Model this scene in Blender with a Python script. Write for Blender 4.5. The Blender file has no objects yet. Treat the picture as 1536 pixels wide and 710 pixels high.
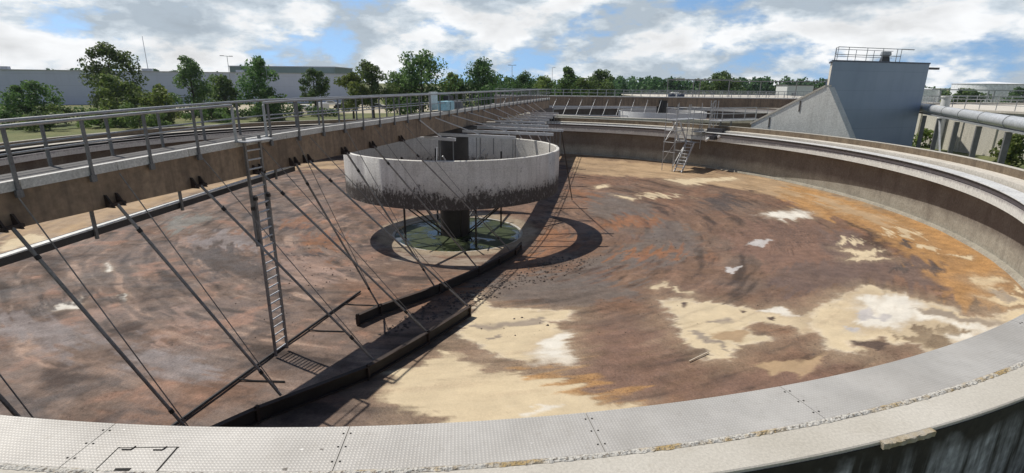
import bpy, math, random
import numpy as np
from mathutils import Vector, Matrix

scene = bpy.context.scene
LINK = scene.collection.objects.link
PI = math.pi
rad = math.radians
random.seed(7)

# ------------------------------------------------------------------ layout
CX, CY = -3.8, 35.6            # centre of the drained tank
R0, SL = 29.64, 2.37 / 28.5    # wall radius, slope of the conical floor
CAMZ = 8.0
A = rad(14)
UX, UY = math.sin(A), math.cos(A)      # along the bridge
NX, NY = math.cos(A), -math.sin(A)     # towards the camera's right


def fz(x, y):
    return -SL * (R0 - min(R0, math.hypot(x - CX, y - CY)))


def B(a, p, z):
    return (CX + UX * a + NX * p, CY + UY * a + NY * p, z)


def cam_z(a):
    """the bridge sags a little towards its near end"""
    return -.03 - .27 * max(0.0, min(1.3, (-16 - a) / 11)) ** 1.6


def BC(a, p, z): return B(a, p, z + cam_z(a))


def BF(a, p, dz):
    x = CX + math.sin(rad(13)) * a + math.cos(rad(13)) * p
    y = CY + math.cos(rad(13)) * a - math.sin(rad(13)) * p
    return (x, y, fz(x, y) + dz)


def pol(r, az, z, c=(CX, CY)):
    return (c[0] + r * math.sin(az), c[1] + r * math.cos(az), z)


# ------------------------------------------------------------------ object helpers
def tag(o, label=None, cat=None, group=None, kind=None):
    if label: o['label'] = label
    if cat: o['category'] = cat
    if group: o['group'] = group
    if kind: o['kind'] = kind
    return o


def empty(name, label, cat, loc=(0, 0, 0), group=None):
    o = bpy.data.objects.new(name, None)
    LINK(o)
    o.location = loc
    o.empty_display_size = .3
    return tag(o, label, cat, group)


class MB:
    """collects shapes, then links them as one mesh object"""
    def __init__(s):
        s.v, s.f, s.uv = [], [], None

    def add(s, vs, fs):
        k = len(s.v)
        s.v += [tuple(v) for v in vs]
        s.f += [tuple(i + k for i in f) for f in fs]
        return s

    def box(s, c, d, rz=0.0):
        cr, sr = math.cos(rz), math.sin(rz)
        vs = []
        for x in (-.5, .5):
            for y in (-.5, .5):
                for z in (-.5, .5):
                    X, Y = x * d[0], y * d[1]
                    vs.append((c[0] + X * cr - Y * sr, c[1] + X * sr + Y * cr, c[2] + z * d[2]))
        return s.add(vs, [(0, 1, 3, 2), (4, 6, 7, 5), (0, 4, 5, 1), (2, 3, 7, 6), (0, 2, 6, 4), (1, 5, 7, 3)])

    def hexa(s, b, t):
        """b, t: four bottom and four top points, counter-clockwise from above"""
        return s.add(list(b) + list(t), [(3, 2, 1, 0), (4, 5, 6, 7), (0, 1, 5, 4), (1, 2, 6, 5), (2, 3, 7, 6), (3, 0, 4, 7)])

    def bar(s, p, q, w, h=None, up=(0, 0, 1)):
        """rectangular bar from p to q"""
        h = h or w
        p, q = Vector(p), Vector(q)
        d = (q - p).normalized()
        u = Vector(up)
        if abs(d.dot(u)) > .97: u = Vector((UX, UY, 0))
        r = d.cross(u).normalized()
        u = r.cross(d).normalized()
        r *= w / 2; u *= h / 2
        b = [p - r - u, p + r - u, p + r + u, p - r + u]
        t = [v + (q - p) for v in b]
        return s.add(b + t, [(3, 2, 1, 0), (4, 5, 6, 7), (0, 1, 5, 4), (1, 2, 6, 5), (2, 3, 7, 6), (3, 0, 4, 7)])

    def tube(s, pts, r, n=8, r2=None):
        pts = [Vector(p) for p in pts]
        k = len(s.v)
        N = len(pts)
        prev = None
        for i, p in enumerate(pts):
            d = (pts[min(i + 1, N - 1)] - pts[max(i - 1, 0)]).normalized()
            u = Vector((0, 0, 1)) if abs(d.z) < .95 else Vector((1, 0, 0))
            a = d.cross(u).normalized(); b = d.cross(a)
            rr = r if r2 is None else r + (r2 - r) * i / (N - 1)
            for j in range(n):
                t = 2 * PI * j / n
                s.v.append(tuple(p + a * rr * math.cos(t) + b * rr * math.sin(t)))
        for i in range(N - 1):
            for j in range(n):
                j2 = (j + 1) % n
                s.f.append((k + i * n + j, k + i * n + j2, k + (i + 1) * n + j2, k + (i + 1) * n + j))
        s.f.append(tuple(k + j for j in range(n))[::-1])
        s.f.append(tuple(k + (N - 1) * n + j for j in range(n)))
        return s

    def ring(s, prof, a0, a1, n, c=(CX, CY), wob=0.0):
        """closed profile [(r, z), ...] swept from azimuth a0 to a1 (radians)"""
        full = abs(a1 - a0) > 2 * PI - 1e-4
        k = len(s.v); m = len(prof)
        cnt = n if full else n + 1
        rng = random.Random(3)
        for i in range(cnt):
            az = a0 + (a1 - a0) * i / n
            for (r, z) in prof:
                w = rng.uniform(-wob, wob) if wob else 0
                s.v.append(pol(r + w, az, z + (w * .3), c))
        for i in range(n):
            i2 = (i + 1) % cnt
            for j in range(m):
                j2 = (j + 1) % m
                s.f.append((k + i * m + j, k + i * m + j2, k + i2 * m + j2, k + i2 * m + j))
        if not full:
            s.f.append(tuple(k + j for j in range(m)))
            s.f.append(tuple(k + n * m + j for j in range(m))[::-1])
        return s

    def prism(s, poly, z0, z1):
        n = len(poly)
        vs = [(x, y, z0) for x, y in poly] + [(x, y, z1) for x, y in poly]
        fs = [tuple(range(n))[::-1], tuple(range(n, 2 * n))] + [(i, (i + 1) % n, n + (i + 1) % n, n + i) for i in range(n)]
        return s.add(vs, fs)

    def build(s, name, mat, parent=None, smooth=False, fix=True):
        me = bpy.data.meshes.new(name)
        me.from_pydata(s.v, [], s.f)
        if fix:
            import bmesh
            bm = bmesh.new(); bm.from_mesh(me)
            bmesh.ops.recalc_face_normals(bm, faces=bm.faces)
            bm.to_mesh(me); bm.free()
        me.materials.append(mat)
        if smooth:
            me.polygons.foreach_set('use_smooth', [True] * len(me.polygons))
            try: me.set_sharp_from_angle(angle=rad(40))
            except Exception: pass
        o = bpy.data.objects.new(name, me)
        LINK(o)
        if parent is not None:
            o.parent = parent
            o.matrix_parent_inverse = parent_inv(parent)
        return o


def parent_inv(p):
    """parts are drawn in world metres: undo the Empty's own placement (mesh parents stand at identity)"""
    if p.type != 'EMPTY': return Matrix.Identity(4)
    return Matrix.LocRotScale(p.location, p.rotation_euler, p.scale).inverted()


def copy_tree(o, delta, parent=None):
    c = o.copy(); LINK(c)
    if parent is None:
        c.location = Vector(o.location) + Vector(delta)
    else:
        c.parent = parent
    for ch in list(o.children):
        copy_tree(ch, delta, c)
    return c


# ------------------------------------------------------------------ materials
class NT:
    def __init__(s, name):
        s.m = bpy.data.materials.new(name); s.m.use_nodes = True
        s.t = s.m.node_tree; s.n = s.t.nodes
        s.b = s.n['Principled BSDF']
        s.tc = s.n.new('ShaderNodeTexCoord')

    def new(s, typ, **kw):
        x = s.n.new(typ)
        for k, v in kw.items(): setattr(x, k, v)
        return x

    def link(s, a, b): s.t.links.new(a, b)

    def mapped(s, scale=(1, 1, 1), src=None):
        mp = s.new('ShaderNodeMapping'); mp.inputs['Scale'].default_value = scale
        s.link(src or s.tc.outputs['Object'], mp.inputs['Vector'])
        return mp.outputs[0]

    def noise(s, scale, detail=4, rough=.55, vec=None, dist=0.0):
        x = s.new('ShaderNodeTexNoise')
        x.inputs['Scale'].default_value = scale; x.inputs['Detail'].default_value = detail
        x.inputs['Roughness'].default_value = rough; x.inputs['Distortion'].default_value = dist
        s.link(vec or s.tc.outputs['Object'], x.inputs['Vector'])
        return x.outputs['Fac']

    def ramp(s, fac, stops):
        x = s.new('ShaderNodeValToRGB'); e = x.color_ramp.elements
        while len(e) < len(stops): e.new(.5)
        for i, (p, c) in enumerate(stops):
            e[i].position = p
            e[i].color = (c, c, c, 1) if isinstance(c, (int, float)) else (*c, 1)
        s.link(fac, x.inputs[0])
        return x.outputs[0]

    def mix(s, fac, a, b, mode='MIX'):
        x = s.new('ShaderNodeMix', data_type='RGBA', blend_type=mode)
        for i, v in ((0, fac), (6, a), (7, b)):
            if isinstance(v, (int, float)): x.inputs[i].default_value = v
            elif isinstance(v, tuple): x.inputs[i].default_value = (*v, 1)
            else: s.link(v, x.inputs[i])
        return x.outputs[2]

    def math(s, op, a, b=0.0, c=None):
        x = s.new('ShaderNodeMath', operation=op)
        for i, v in enumerate((a, b) if c is None else (a, b, c)):
            if isinstance(v, (int, float)): x.inputs[i].default_value = v
            else: s.link(v, x.inputs[i])
        return x.outputs[0]

    def bump(s, h, strength=.5, dist=.02):
        x = s.new('ShaderNodeBump'); x.inputs['Strength'].default_value = strength; x.inputs['Distance'].default_value = dist
        s.link(h, x.inputs['Height']); s.link(x.outputs[0], s.b.inputs['Normal'])

    def out(s, col=None, rough=.8, metal=0.0, spec=None):
        if col is not None:
            if isinstance(col, tuple): s.b.inputs['Base Color'].default_value = (*col, 1)
            else: s.link(col, s.b.inputs['Base Color'])
        if isinstance(rough, (int, float)): s.b.inputs['Roughness'].default_value = rough
        else: s.link(rough, s.b.inputs['Roughness'])
        s.b.inputs['Metallic'].default_value = metal
        if spec is not None: s.b.inputs['Specular IOR Level'].default_value = spec
        return s.m


def weathered(name, c1, c2, scale=1.5, rough=.8, metal=0.0, bump=.2, streak=0.0, dirt=None, spec=None):
    """two-tone surface with broad blotches, fine grain and, if asked, runs of dirt down its height"""
    m = NT(name)
    f = m.ramp(m.noise(scale, 6, .6), [(.32, 0.0), (.7, 1.0)])
    col = m.mix(f, c1, c2)
    g = m.ramp(m.noise(scale * 14, 4, .6), [(.3, .72), (.7, 1.18)])
    col = m.mix(1.0, col, g, 'MULTIPLY')
    if streak:
        v = m.mapped((2.2, 2.2, .12))
        st = m.ramp(m.noise(1.6, 5, .65, v), [(.45, 0.0), (.72, streak)])
        col = m.mix(st, col, dirt or tuple(x * .3 for x in c1))
    m.bump(m.noise(scale * 18, 4), bump, .02)
    return m.out(col, rough, metal, spec)


M = {}
M['galv'] = weathered('galvanised_steel', (.34, .35, .36), (.46, .47, .48), 2.5, .5, .35, .05)
M['galv_dark'] = weathered('dull_steel', (.15, .15, .155), (.22, .22, .22), 2.5, .6, .3, .05)
M['pale_steel'] = weathered('pale_steel', (.5, .51, .52), (.66, .67, .68), 2.5, .5, .2, .05)
M['black_steel'] = weathered('wet_black_steel', (.012, .011, .011), (.035, .03, .027), 1.5, .6, .0, .25)
M['rust_dark'] = weathered('rusty_blade_edge', (.022, .015, .012), (.06, .038, .028), 2, .8, 0, .3)
M['tube'] = weathered('painted_grey_tube', (.15, .145, .14), (.3, .285, .27), 1.2, .5, .1, .1)
M['girder'] = weathered('brown_stained_girder', (.2, .142, .095), (.35, .255, .172), .45, .75, 0, .15, .6, (.06, .046, .038))
M['girder_flange'] = weathered('pale_flange', (.5, .49, .46), (.66, .65, .62), 1.5, .6, 0, .1)
M['deck'] = weathered('deck_grating', (.05, .045, .042), (.085, .078, .072), 2, .7, 0, .3)
M['blue_box'] = weathered('pale_blue_paint', (.3, .55, .66), (.38, .64, .74), 1, .45, 0, .03)
M['white_paint'] = weathered('white_paint', (.72, .73, .72), (.82, .82, .8), 1, .5, 0, .03)
M['dark_rubber'] = weathered('dark_housing', (.02, .02, .024), (.04, .04, .045), 2, .5, 0, .05)
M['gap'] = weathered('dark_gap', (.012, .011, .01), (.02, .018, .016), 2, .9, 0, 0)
M['weir'] = weathered('weir_steel', (.06, .055, .05), (.1, .09, .08), 2, .7, 0, .1)


def concrete(name, c1, c2, stain, streak=.8, low=None, scale=.7):
    m = NT(name)
    col = m.mix(m.ramp(m.noise(scale, 7, .65), [(.3, 0.0), (.72, 1.0)]), c1, c2)
    v = m.mapped((1.6, 1.6, .16))
    st = m.ramp(m.noise(1.3, 6, .7, v), [(.42, 0.0), (.75, streak)])
    col = m.mix(st, col, stain)
    g = m.ramp(m.noise(9, 5, .7), [(.28, .7), (.72, 1.2)])
    col = m.mix(1.0, col, g, 'MULTIPLY')
    m.bump(m.noise(12, 5), .35, .03)
    return m.out(col, .9, 0, .25)


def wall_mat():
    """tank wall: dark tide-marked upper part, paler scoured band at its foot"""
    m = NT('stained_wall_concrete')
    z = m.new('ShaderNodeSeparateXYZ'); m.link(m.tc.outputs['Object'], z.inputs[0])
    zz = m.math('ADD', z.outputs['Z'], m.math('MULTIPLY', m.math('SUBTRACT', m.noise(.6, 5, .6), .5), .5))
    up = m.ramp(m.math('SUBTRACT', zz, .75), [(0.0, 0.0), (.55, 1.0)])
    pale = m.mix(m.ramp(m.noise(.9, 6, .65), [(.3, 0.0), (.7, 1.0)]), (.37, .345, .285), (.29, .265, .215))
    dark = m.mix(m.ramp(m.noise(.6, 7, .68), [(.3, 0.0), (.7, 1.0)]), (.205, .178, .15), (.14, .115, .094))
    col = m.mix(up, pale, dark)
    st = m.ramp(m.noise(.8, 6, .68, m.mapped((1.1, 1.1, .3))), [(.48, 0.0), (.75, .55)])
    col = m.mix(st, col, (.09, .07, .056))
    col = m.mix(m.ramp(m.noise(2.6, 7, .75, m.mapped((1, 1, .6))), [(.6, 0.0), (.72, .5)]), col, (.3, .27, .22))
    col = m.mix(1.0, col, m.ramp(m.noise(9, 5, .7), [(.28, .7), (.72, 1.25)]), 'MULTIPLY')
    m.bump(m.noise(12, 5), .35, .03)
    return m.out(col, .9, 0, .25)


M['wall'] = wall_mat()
def launder_mat():
    """pale trough concrete: pale lower strip, top darkened by drips and painted-in overhang shade"""
    m = NT('pale_launder_concrete')
    z = m.new('ShaderNodeSeparateXYZ'); m.link(m.tc.outputs['Object'], z.inputs[0])
    drip = m.noise(2.2, 6, .7, m.mapped((2.2, 2.2, .25)))
    zz = m.math('ADD', z.outputs['Z'], m.math('MULTIPLY', m.math('SUBTRACT', drip, .5), .55))
    up = m.ramp(m.math('SUBTRACT', zz, 3.0), [(0.0, 0.0), (.12, .75), (.45, 1.0)])
    col = m.mix(m.ramp(m.noise(.7, 7, .65), [(.3, 0.0), (.7, 1.0)]), (.6, .585, .54), (.7, .69, .64))
    col = m.mix(up, col, m.mix(drip, (.17, .15, .155), (.42, .39, .39)))
    col = m.mix(1.0, col, m.ramp(m.noise(9, 5, .7), [(.28, .78), (.72, 1.15)]), 'MULTIPLY')
    m.bump(m.noise(12, 5), .3, .03)
    return m.out(col, .9, 0, .25)


M['launder'] = launder_mat()
M['walk'] = concrete('walkway_concrete', (.58, .54, .47), (.68, .64, .57), (.42, .37, .3), .3)
M['parapet'] = concrete('parapet_concrete', (.25, .195, .135), (.17, .13, .09), (.07, .05, .036), .7)
def rim_mat():
    m = NT('rim_concrete')
    col = m.mix(m.ramp(m.noise(.35, 6, .6), [(.3, 0.0), (.7, 1.0)]), (.46, .43, .37), (.58, .55, .49))
    col = m.mix(m.ramp(m.noise(2.6, 7, .72), [(.58, 0.0), (.78, .45)]), col, (.36, .32, .25))
    col = m.mix(1.0, col, m.ramp(m.noise(24, 5, .75), [(.25, .74), (.75, 1.18)]), 'MULTIPLY')
    m.bump(m.noise(40, 4), .3, .01)
    return m.out(col, .9, 0, .25)


M['rim_top'] = rim_mat()
M['buttress'] = concrete('grey_buttress_concrete', (.58, .59, .56), (.68, .685, .65), (.4, .4, .37), .4, scale=.4)
M['basin'] = concrete('far_basin_concrete', (.36, .32, .25), (.42, .38, .3), (.2, .17, .13), .5, scale=.15)
M['panel'] = concrete('panel_concrete', (.56, .53, .45), (.64, .61, .53), (.27, .25, .2), .4, scale=.3)


def outer_wall_mat():
    m = NT('black_stained_outer_wall')
    v = m.mapped((1.0, 1.0, .12))
    st = m.ramp(m.noise(1.5, 6, .65, v), [(.44, 0.0), (.62, 1.0)])
    col = m.mix(st, (.026, .022, .019), (.42, .43, .45))
    z = m.new('ShaderNodeSeparateXYZ'); m.link(m.tc.outputs['Object'], z.inputs[0])
    top = m.math('ADD', z.outputs['Z'], m.math('MULTIPLY', m.math('SUBTRACT', m.noise(1.1, 4), .5), 1.1))
    t = m.ramp(m.math('SUBTRACT', top, 2.65), [(0.0, 0.0), (.4, 1.0)])
    col = m.mix(t, col, (.03, .025, .02))
    col = m.mix(1.0, col, m.ramp(m.noise(6, 5), [(.3, .6), (.7, 1.3)]), 'MULTIPLY')
    m.bump(m.noise(9, 5), .3, .03)
    return m.out(col, .85)


M['outer'] = outer_wall_mat()


def plate_mat(name, c1, c2):
    """diamond tread: raised lozenges laid out in the plate's own uv metres"""
    m = NT(name)
    uv = m.tc.outputs['UV']
    sx = m.new('ShaderNodeSeparateXYZ'); m.link(uv, sx.inputs[0])
    k = 2 * PI / .1
    a = m.math('SINE', m.math('MULTIPLY', m.math('ADD', sx.outputs[0], sx.outputs[1]), k))
    b = m.math('SINE', m.math('MULTIPLY', m.math('SUBTRACT', sx.outputs[0], sx.outputs[1]), k))
    h = m.math('MAXIMUM', m.math('MULTIPLY', a, b), 0.0)
    col = m.mix(m.ramp(m.noise(.8, 6, .6), [(.3, 0.0), (.7, 1.0)]), c1, c2)
    col = m.mix(m.ramp(m.noise(9, 5, .7), [(.55, 0.0), (.8, .35)]), col, (.2, .17, .13))
    col = m.mix(m.ramp(h, [(.3, 0.0), (.9, .22)]), col, (.8, .79, .76))
    col = m.mix(m.ramp(m.noise(.35, 6, .6, m.mapped((1, 1, 1))), [(.46, 0.0), (.72, .5)]), col, (.27, .245, .21))
    col = m.mix(m.ramp(m.noise(3.3, 3, .5), [(.74, 0.0), (.76, .85)]), col, (.1, .085, .07))
    col = m.mix(m.ramp(m.noise(4.1, 2, .5, m.mapped((1, 1.3, 1))), [(.76, 0.0), (.78, .9)]), col, (.8, .79, .75))
    m.bump(h, .32, .01)
    return m.out(col, .5, .12)


M['plate'] = plate_mat('worn_tread_plate', (.385, .37, .345), (.525, .505, .47))
M['plate_far'] = weathered('cover_sheet', (.62, .62, .61), (.76, .76, .74), .8, .5, .1, .05)


def lichen_mat():
    m = NT('crumbled_mortar_with_lichen')
    f = m.ramp(m.noise(.55, 6, .7), [(.54, 0.0), (.6, 1.0)])
    col = m.mix(f, (.58, .56, .51), (.44, .32, .15))
    col = m.mix(m.ramp(m.noise(22, 4), [(.36, 0.0), (.5, 1.0)]), (.24, .21, .17), col)
    m.bump(m.noise(20, 4), 1.0, .06)
    return m.out(col, .95)


M['lichen'] = lichen_mat()
M['ledge'] = weathered('ochre_stained_rim', (.42, .33, .19), (.56, .52, .45), 6, .95, 0, .9)


def drum_mat():
    """white-grey concrete shell, dirty runs, grime that thins out upwards from the lower edge"""
    m = NT('drum_concrete')
    z = m.new('ShaderNodeSeparateXYZ'); m.link(m.tc.outputs['Object'], z.inputs[0])
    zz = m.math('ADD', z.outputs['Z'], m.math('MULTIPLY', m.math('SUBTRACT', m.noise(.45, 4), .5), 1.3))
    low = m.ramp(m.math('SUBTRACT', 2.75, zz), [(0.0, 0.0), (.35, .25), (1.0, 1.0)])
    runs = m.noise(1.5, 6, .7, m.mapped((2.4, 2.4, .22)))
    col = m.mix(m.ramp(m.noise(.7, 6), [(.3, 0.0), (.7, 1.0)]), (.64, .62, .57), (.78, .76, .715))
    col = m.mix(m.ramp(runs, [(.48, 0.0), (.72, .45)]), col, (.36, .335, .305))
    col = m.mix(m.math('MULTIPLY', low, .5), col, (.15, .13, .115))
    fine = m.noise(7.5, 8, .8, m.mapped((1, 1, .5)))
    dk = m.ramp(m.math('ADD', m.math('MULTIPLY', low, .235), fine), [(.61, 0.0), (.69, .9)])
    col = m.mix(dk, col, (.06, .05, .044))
    chip = m.ramp(m.noise(3.1, 6, .7, m.mapped((1, 1, .55))), [(.66, 0.0), (.71, .85)])
    col = m.mix(chip, col, (.12, .1, .085))
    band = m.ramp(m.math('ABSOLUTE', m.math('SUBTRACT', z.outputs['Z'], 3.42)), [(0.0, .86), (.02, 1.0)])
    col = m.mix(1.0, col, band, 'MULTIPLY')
    col = m.mix(1.0, col, m.ramp(m.noise(13, 5, .7), [(.3, .78), (.7, 1.16)]), 'MULTIPLY')
    m.bump(m.math('ADD', m.noise(10, 5), m.math('MULTIPLY', dk, -.7)), .6, .04)
    return m.out(col, .9, 0, .25)


M['drum'] = drum_mat()


def water_mat():
    m = NT('pit_water')
    alg = m.ramp(m.noise(.55, 6, .62, dist=.4), [(.4, 0.0), (.5, 1.0)])
    col = m.mix(alg, (.012, .016, .012), m.mix(m.noise(4, 4), (.008, .017, .003), (.045, .062, .012)))
    r = m.math('ADD', m.math('MULTIPLY', alg, .6), .03)
    m.bump(m.math('MULTIPLY', alg, m.noise(9, 4)), .4, .02)
    return m.out(col, r, 0, .4)


M['water'] = water_mat()


def floor_mat():
    m = NT('sludge_stained_floor')
    at = m.new('ShaderNodeAttribute', attribute_name='Col')
    g1 = m.ramp(m.noise(2.3, 8, .7), [(.25, .62), (.75, 1.34)])
    g2 = m.ramp(m.noise(13, 5, .72), [(.25, .66), (.75, 1.3)])
    sm = m.new('ShaderNodeAttribute', attribute_name='Smo')
    gm = m.math('SUBTRACT', 1.0, m.math('MULTIPLY', sm.outputs['Fac'], .72))
    col = m.mix(gm, m.mix(gm, at.outputs['Color'], g1, 'MULTIPLY'), g2, 'MULTIPLY')
    ru = m.new('ShaderNodeAttribute', attribute_name='Rub')
    vo = m.new('ShaderNodeTexVoronoi', feature='F1'); vo.inputs['Scale'].default_value = 5.5
    m.link(m.tc.outputs['Object'], vo.inputs['Vector'])
    spk = m.ramp(m.math('ADD', m.math('MULTIPLY', m.noise(7, 5, .75), 1.0), m.math('MULTIPLY', ru.outputs['Fac'], .2)), [(.66, 0.0), (.74, .8)])
    col = m.mix(spk, col, (.055, .042, .036))
    crumb = m.noise(4.6, 8, .8)
    where = m.ramp(m.noise(.38, 4, .6), [(.36, .12), (.62, .75)])
    fleck_shade = m.math('MULTIPLY', m.math('MULTIPLY', m.ramp(crumb, [(.53, 0.0), (.6, 1.0)]), where), gm)  # dark flecks painted as tiny shadows of clods and scrapes
    col = m.mix(fleck_shade, col, m.mix(1.0, col, (.42, .38, .36), 'MULTIPLY'))
    flake = m.math('MULTIPLY', m.math('MULTIPLY', m.ramp(crumb, [(.38, 1.0), (.44, 0.0)]), where), m.math('MULTIPLY', gm, .55))
    col = m.mix(flake, col, m.mix(1.0, col, (1.75, 1.65, 1.6), 'MULTIPLY'))
    h = m.math('ADD', m.math('MULTIPLY', m.math('MULTIPLY', m.noise(3, 7, .65), gm), .7), m.math('MULTIPLY', m.math('MULTIPLY', m.noise(8, 5, .75), ru.outputs['Fac']), 1.2))
    m.bump(m.math('ADD', h, m.math('MULTIPLY', m.math('MULTIPLY', m.noise(17, 5), gm), .25)), .9, .08)
    return m.out(col, m.math('SUBTRACT', m.math('ADD', .5, m.math('MULTIPLY', m.ramp(m.noise(.5, 5, .65), [(.4, 0.0), (.58, 1.0)]), .4)), m.math('MULTIPLY', sm.outputs['Fac'], .05)), 0, .35)


M['floor'] = floor_mat()


def ground_mat():
    m = NT('grassy_ground')
    f = m.ramp(m.noise(.05, 6, .6), [(.35, 0.0), (.65, 1.0)])
    col = m.mix(f, (.07, .1, .028), (.2, .19, .075))
    col = m.mix(1.0, col, m.ramp(m.noise(2.5, 5, .7), [(.3, .6), (.7, 1.35)]), 'MULTIPLY')
    m.bump(m.noise(6, 4), .8, .1)
    return m.out(col, .95)


M['ground'] = ground_mat()
M['road'] = weathered('pale_gravel', (.4, .35, .25), (.48, .43, .32), .3, .95, 0, .3)
M['bark'] = weathered('bark', (.06, .045, .032), (.11, .085, .06), 3, .95, 0, .5)
M['timber'] = weathered('pale_timber', (.5, .42, .32), (.6, .52, .42), 6, .8, 0, .2)
M['mud'] = weathered('dried_mud', (.07, .055, .048), (.16, .125, .105), 1.2, .95, 0, .4)


def leaf_mat(name, dark, light):
    m = NT(name)
    gi = m.new('ShaderNodeNewGeometry')
    rnd = gi.outputs['Random Per Island']
    big = m.noise(.45, 3)
    f = m.math('ADD', m.math('MULTIPLY', rnd, .55), m.math('MULTIPLY', m.math('SUBTRACT', big, .3), 1.1))
    col = m.mix(m.ramp(f, [(.15, 0.0), (.85, 1.0)]), dark, light)
    oi = m.new('ShaderNodeObjectInfo')
    hs = m.new('ShaderNodeHueSaturation')
    m.link(m.math('ADD', .475, m.math('MULTIPLY', oi.outputs['Random'], .05)), hs.inputs['Hue'])
    m.link(m.math('ADD', .75, m.math('MULTIPLY', m.math('FRACT', m.math('MULTIPLY', oi.outputs['Random'], 7.3)), .5)), hs.inputs['Value'])
    m.link(col, hs.inputs['Color']); col = hs.outputs['Color']
    m.link(col, m.b.inputs['Base Color'])
    m.b.inputs['Roughness'].default_value = .6
    m.b.inputs['Specular IOR Level'].default_value = .3
    tr = m.new('ShaderNodeBsdfTranslucent'); m.link(col, tr.inputs['Color'])
    mx = m.new('ShaderNodeMixShader'); mx.inputs[0].default_value = .45
    m.link(m.b.outputs[0], mx.inputs[1]); m.link(tr.outputs[0], mx.inputs[2])
    m.link(mx.outputs[0], m.n['Material Output'].inputs['Surface'])
    return m.m


M['leaf'] = leaf_mat('dark_leaves', (.042, .092, .032), (.17, .26, .07))
M['leaf_lt'] = leaf_mat('light_leaves', (.07, .13, .026), (.22, .28, .07))
M['leaf_far'] = leaf_mat('wood_leaves', (.038, .088, .038), (.11, .18, .06))


def sheet_mat(name, c1, c2, pitch, bump=.4, axis='Z', dark=.75):
    """ribbed or jointed cladding"""
    m = NT(name)
    s = m.new('ShaderNodeSeparateXYZ'); m.link(m.tc.outputs['Object'], s.inputs[0])
    w = m.math('FRACT', m.math('DIVIDE', s.outputs[axis], pitch))
    ln = m.ramp(w, [(0.0, dark), (.03, 1.0)])
    col = m.mix(m.ramp(m.noise(.25, 5, .6), [(.3, 0.0), (.7, 1.0)]), c1, c2)
    col = m.mix(m.ramp(m.noise(.8, 5, .6, m.mapped((1.5, 1.5, .1))), [(.5, 0.0), (.8, .3)]), col, tuple(x * .75 for x in c1))
    col = m.mix(1.0, col, ln, 'MULTIPLY')
    m.bump(ln, bump, .02)
    return m.out(col, .6, 0, .3)


M['slate'] = sheet_mat('blue_grey_cladding', (.275, .345, .455), (.325, .395, .505), 1.9)
M['shed'] = sheet_mat('grey_shed_cladding', (.48, .52, .64), (.52, .56, .68), 3.2)
M['green_shed'] = sheet_mat('green_grey_cladding', (.14, .19, .17), (.17, .22, .2), 2.0)
M['cream_wall'] = weathered('cream_render', (.6, .55, .47), (.68, .63, .55), .5, .9, 0, .1)
M['brick'] = weathered('brown_brick', (.28, .2, .15), (.34, .25, .19), .6, .9, 0, .1)
M['dark_blue'] = weathered('dark_blue_steel', (.05, .07, .12), (.07, .1, .16), .6, .5, 0, .05)
M['white_tank'] = weathered('white_tank_paint', (.84, .86, .88), (.9, .91, .92), .1, .5, 0, .03)
M['pipe'] = weathered('silver_pipe', (.55, .57, .58), (.68, .69, .7), .6, .42, .35, .05)
M['car_white'] = weathered('white_car_paint', (.72, .72, .72), (.78, .78, .78), .5, .25, 0, 0)
M['car_black'] = weathered('black_car_paint', (.015, .015, .018), (.025, .025, .03), .5, .2, 0, 0)
M['car_silver'] = weathered('silver_car_paint', (.36, .37, .39), (.42, .43, .45), .5, .3, .4, 0)
M['glass'] = weathered('dark_car_glass', (.012, .014, .018), (.02, .022, .026), .5, .08, 0, 0)
M['tyre'] = weathered('tyre', (.015, .015, .015), (.025, .025, .025), 3, .85, 0, .1)

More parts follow.
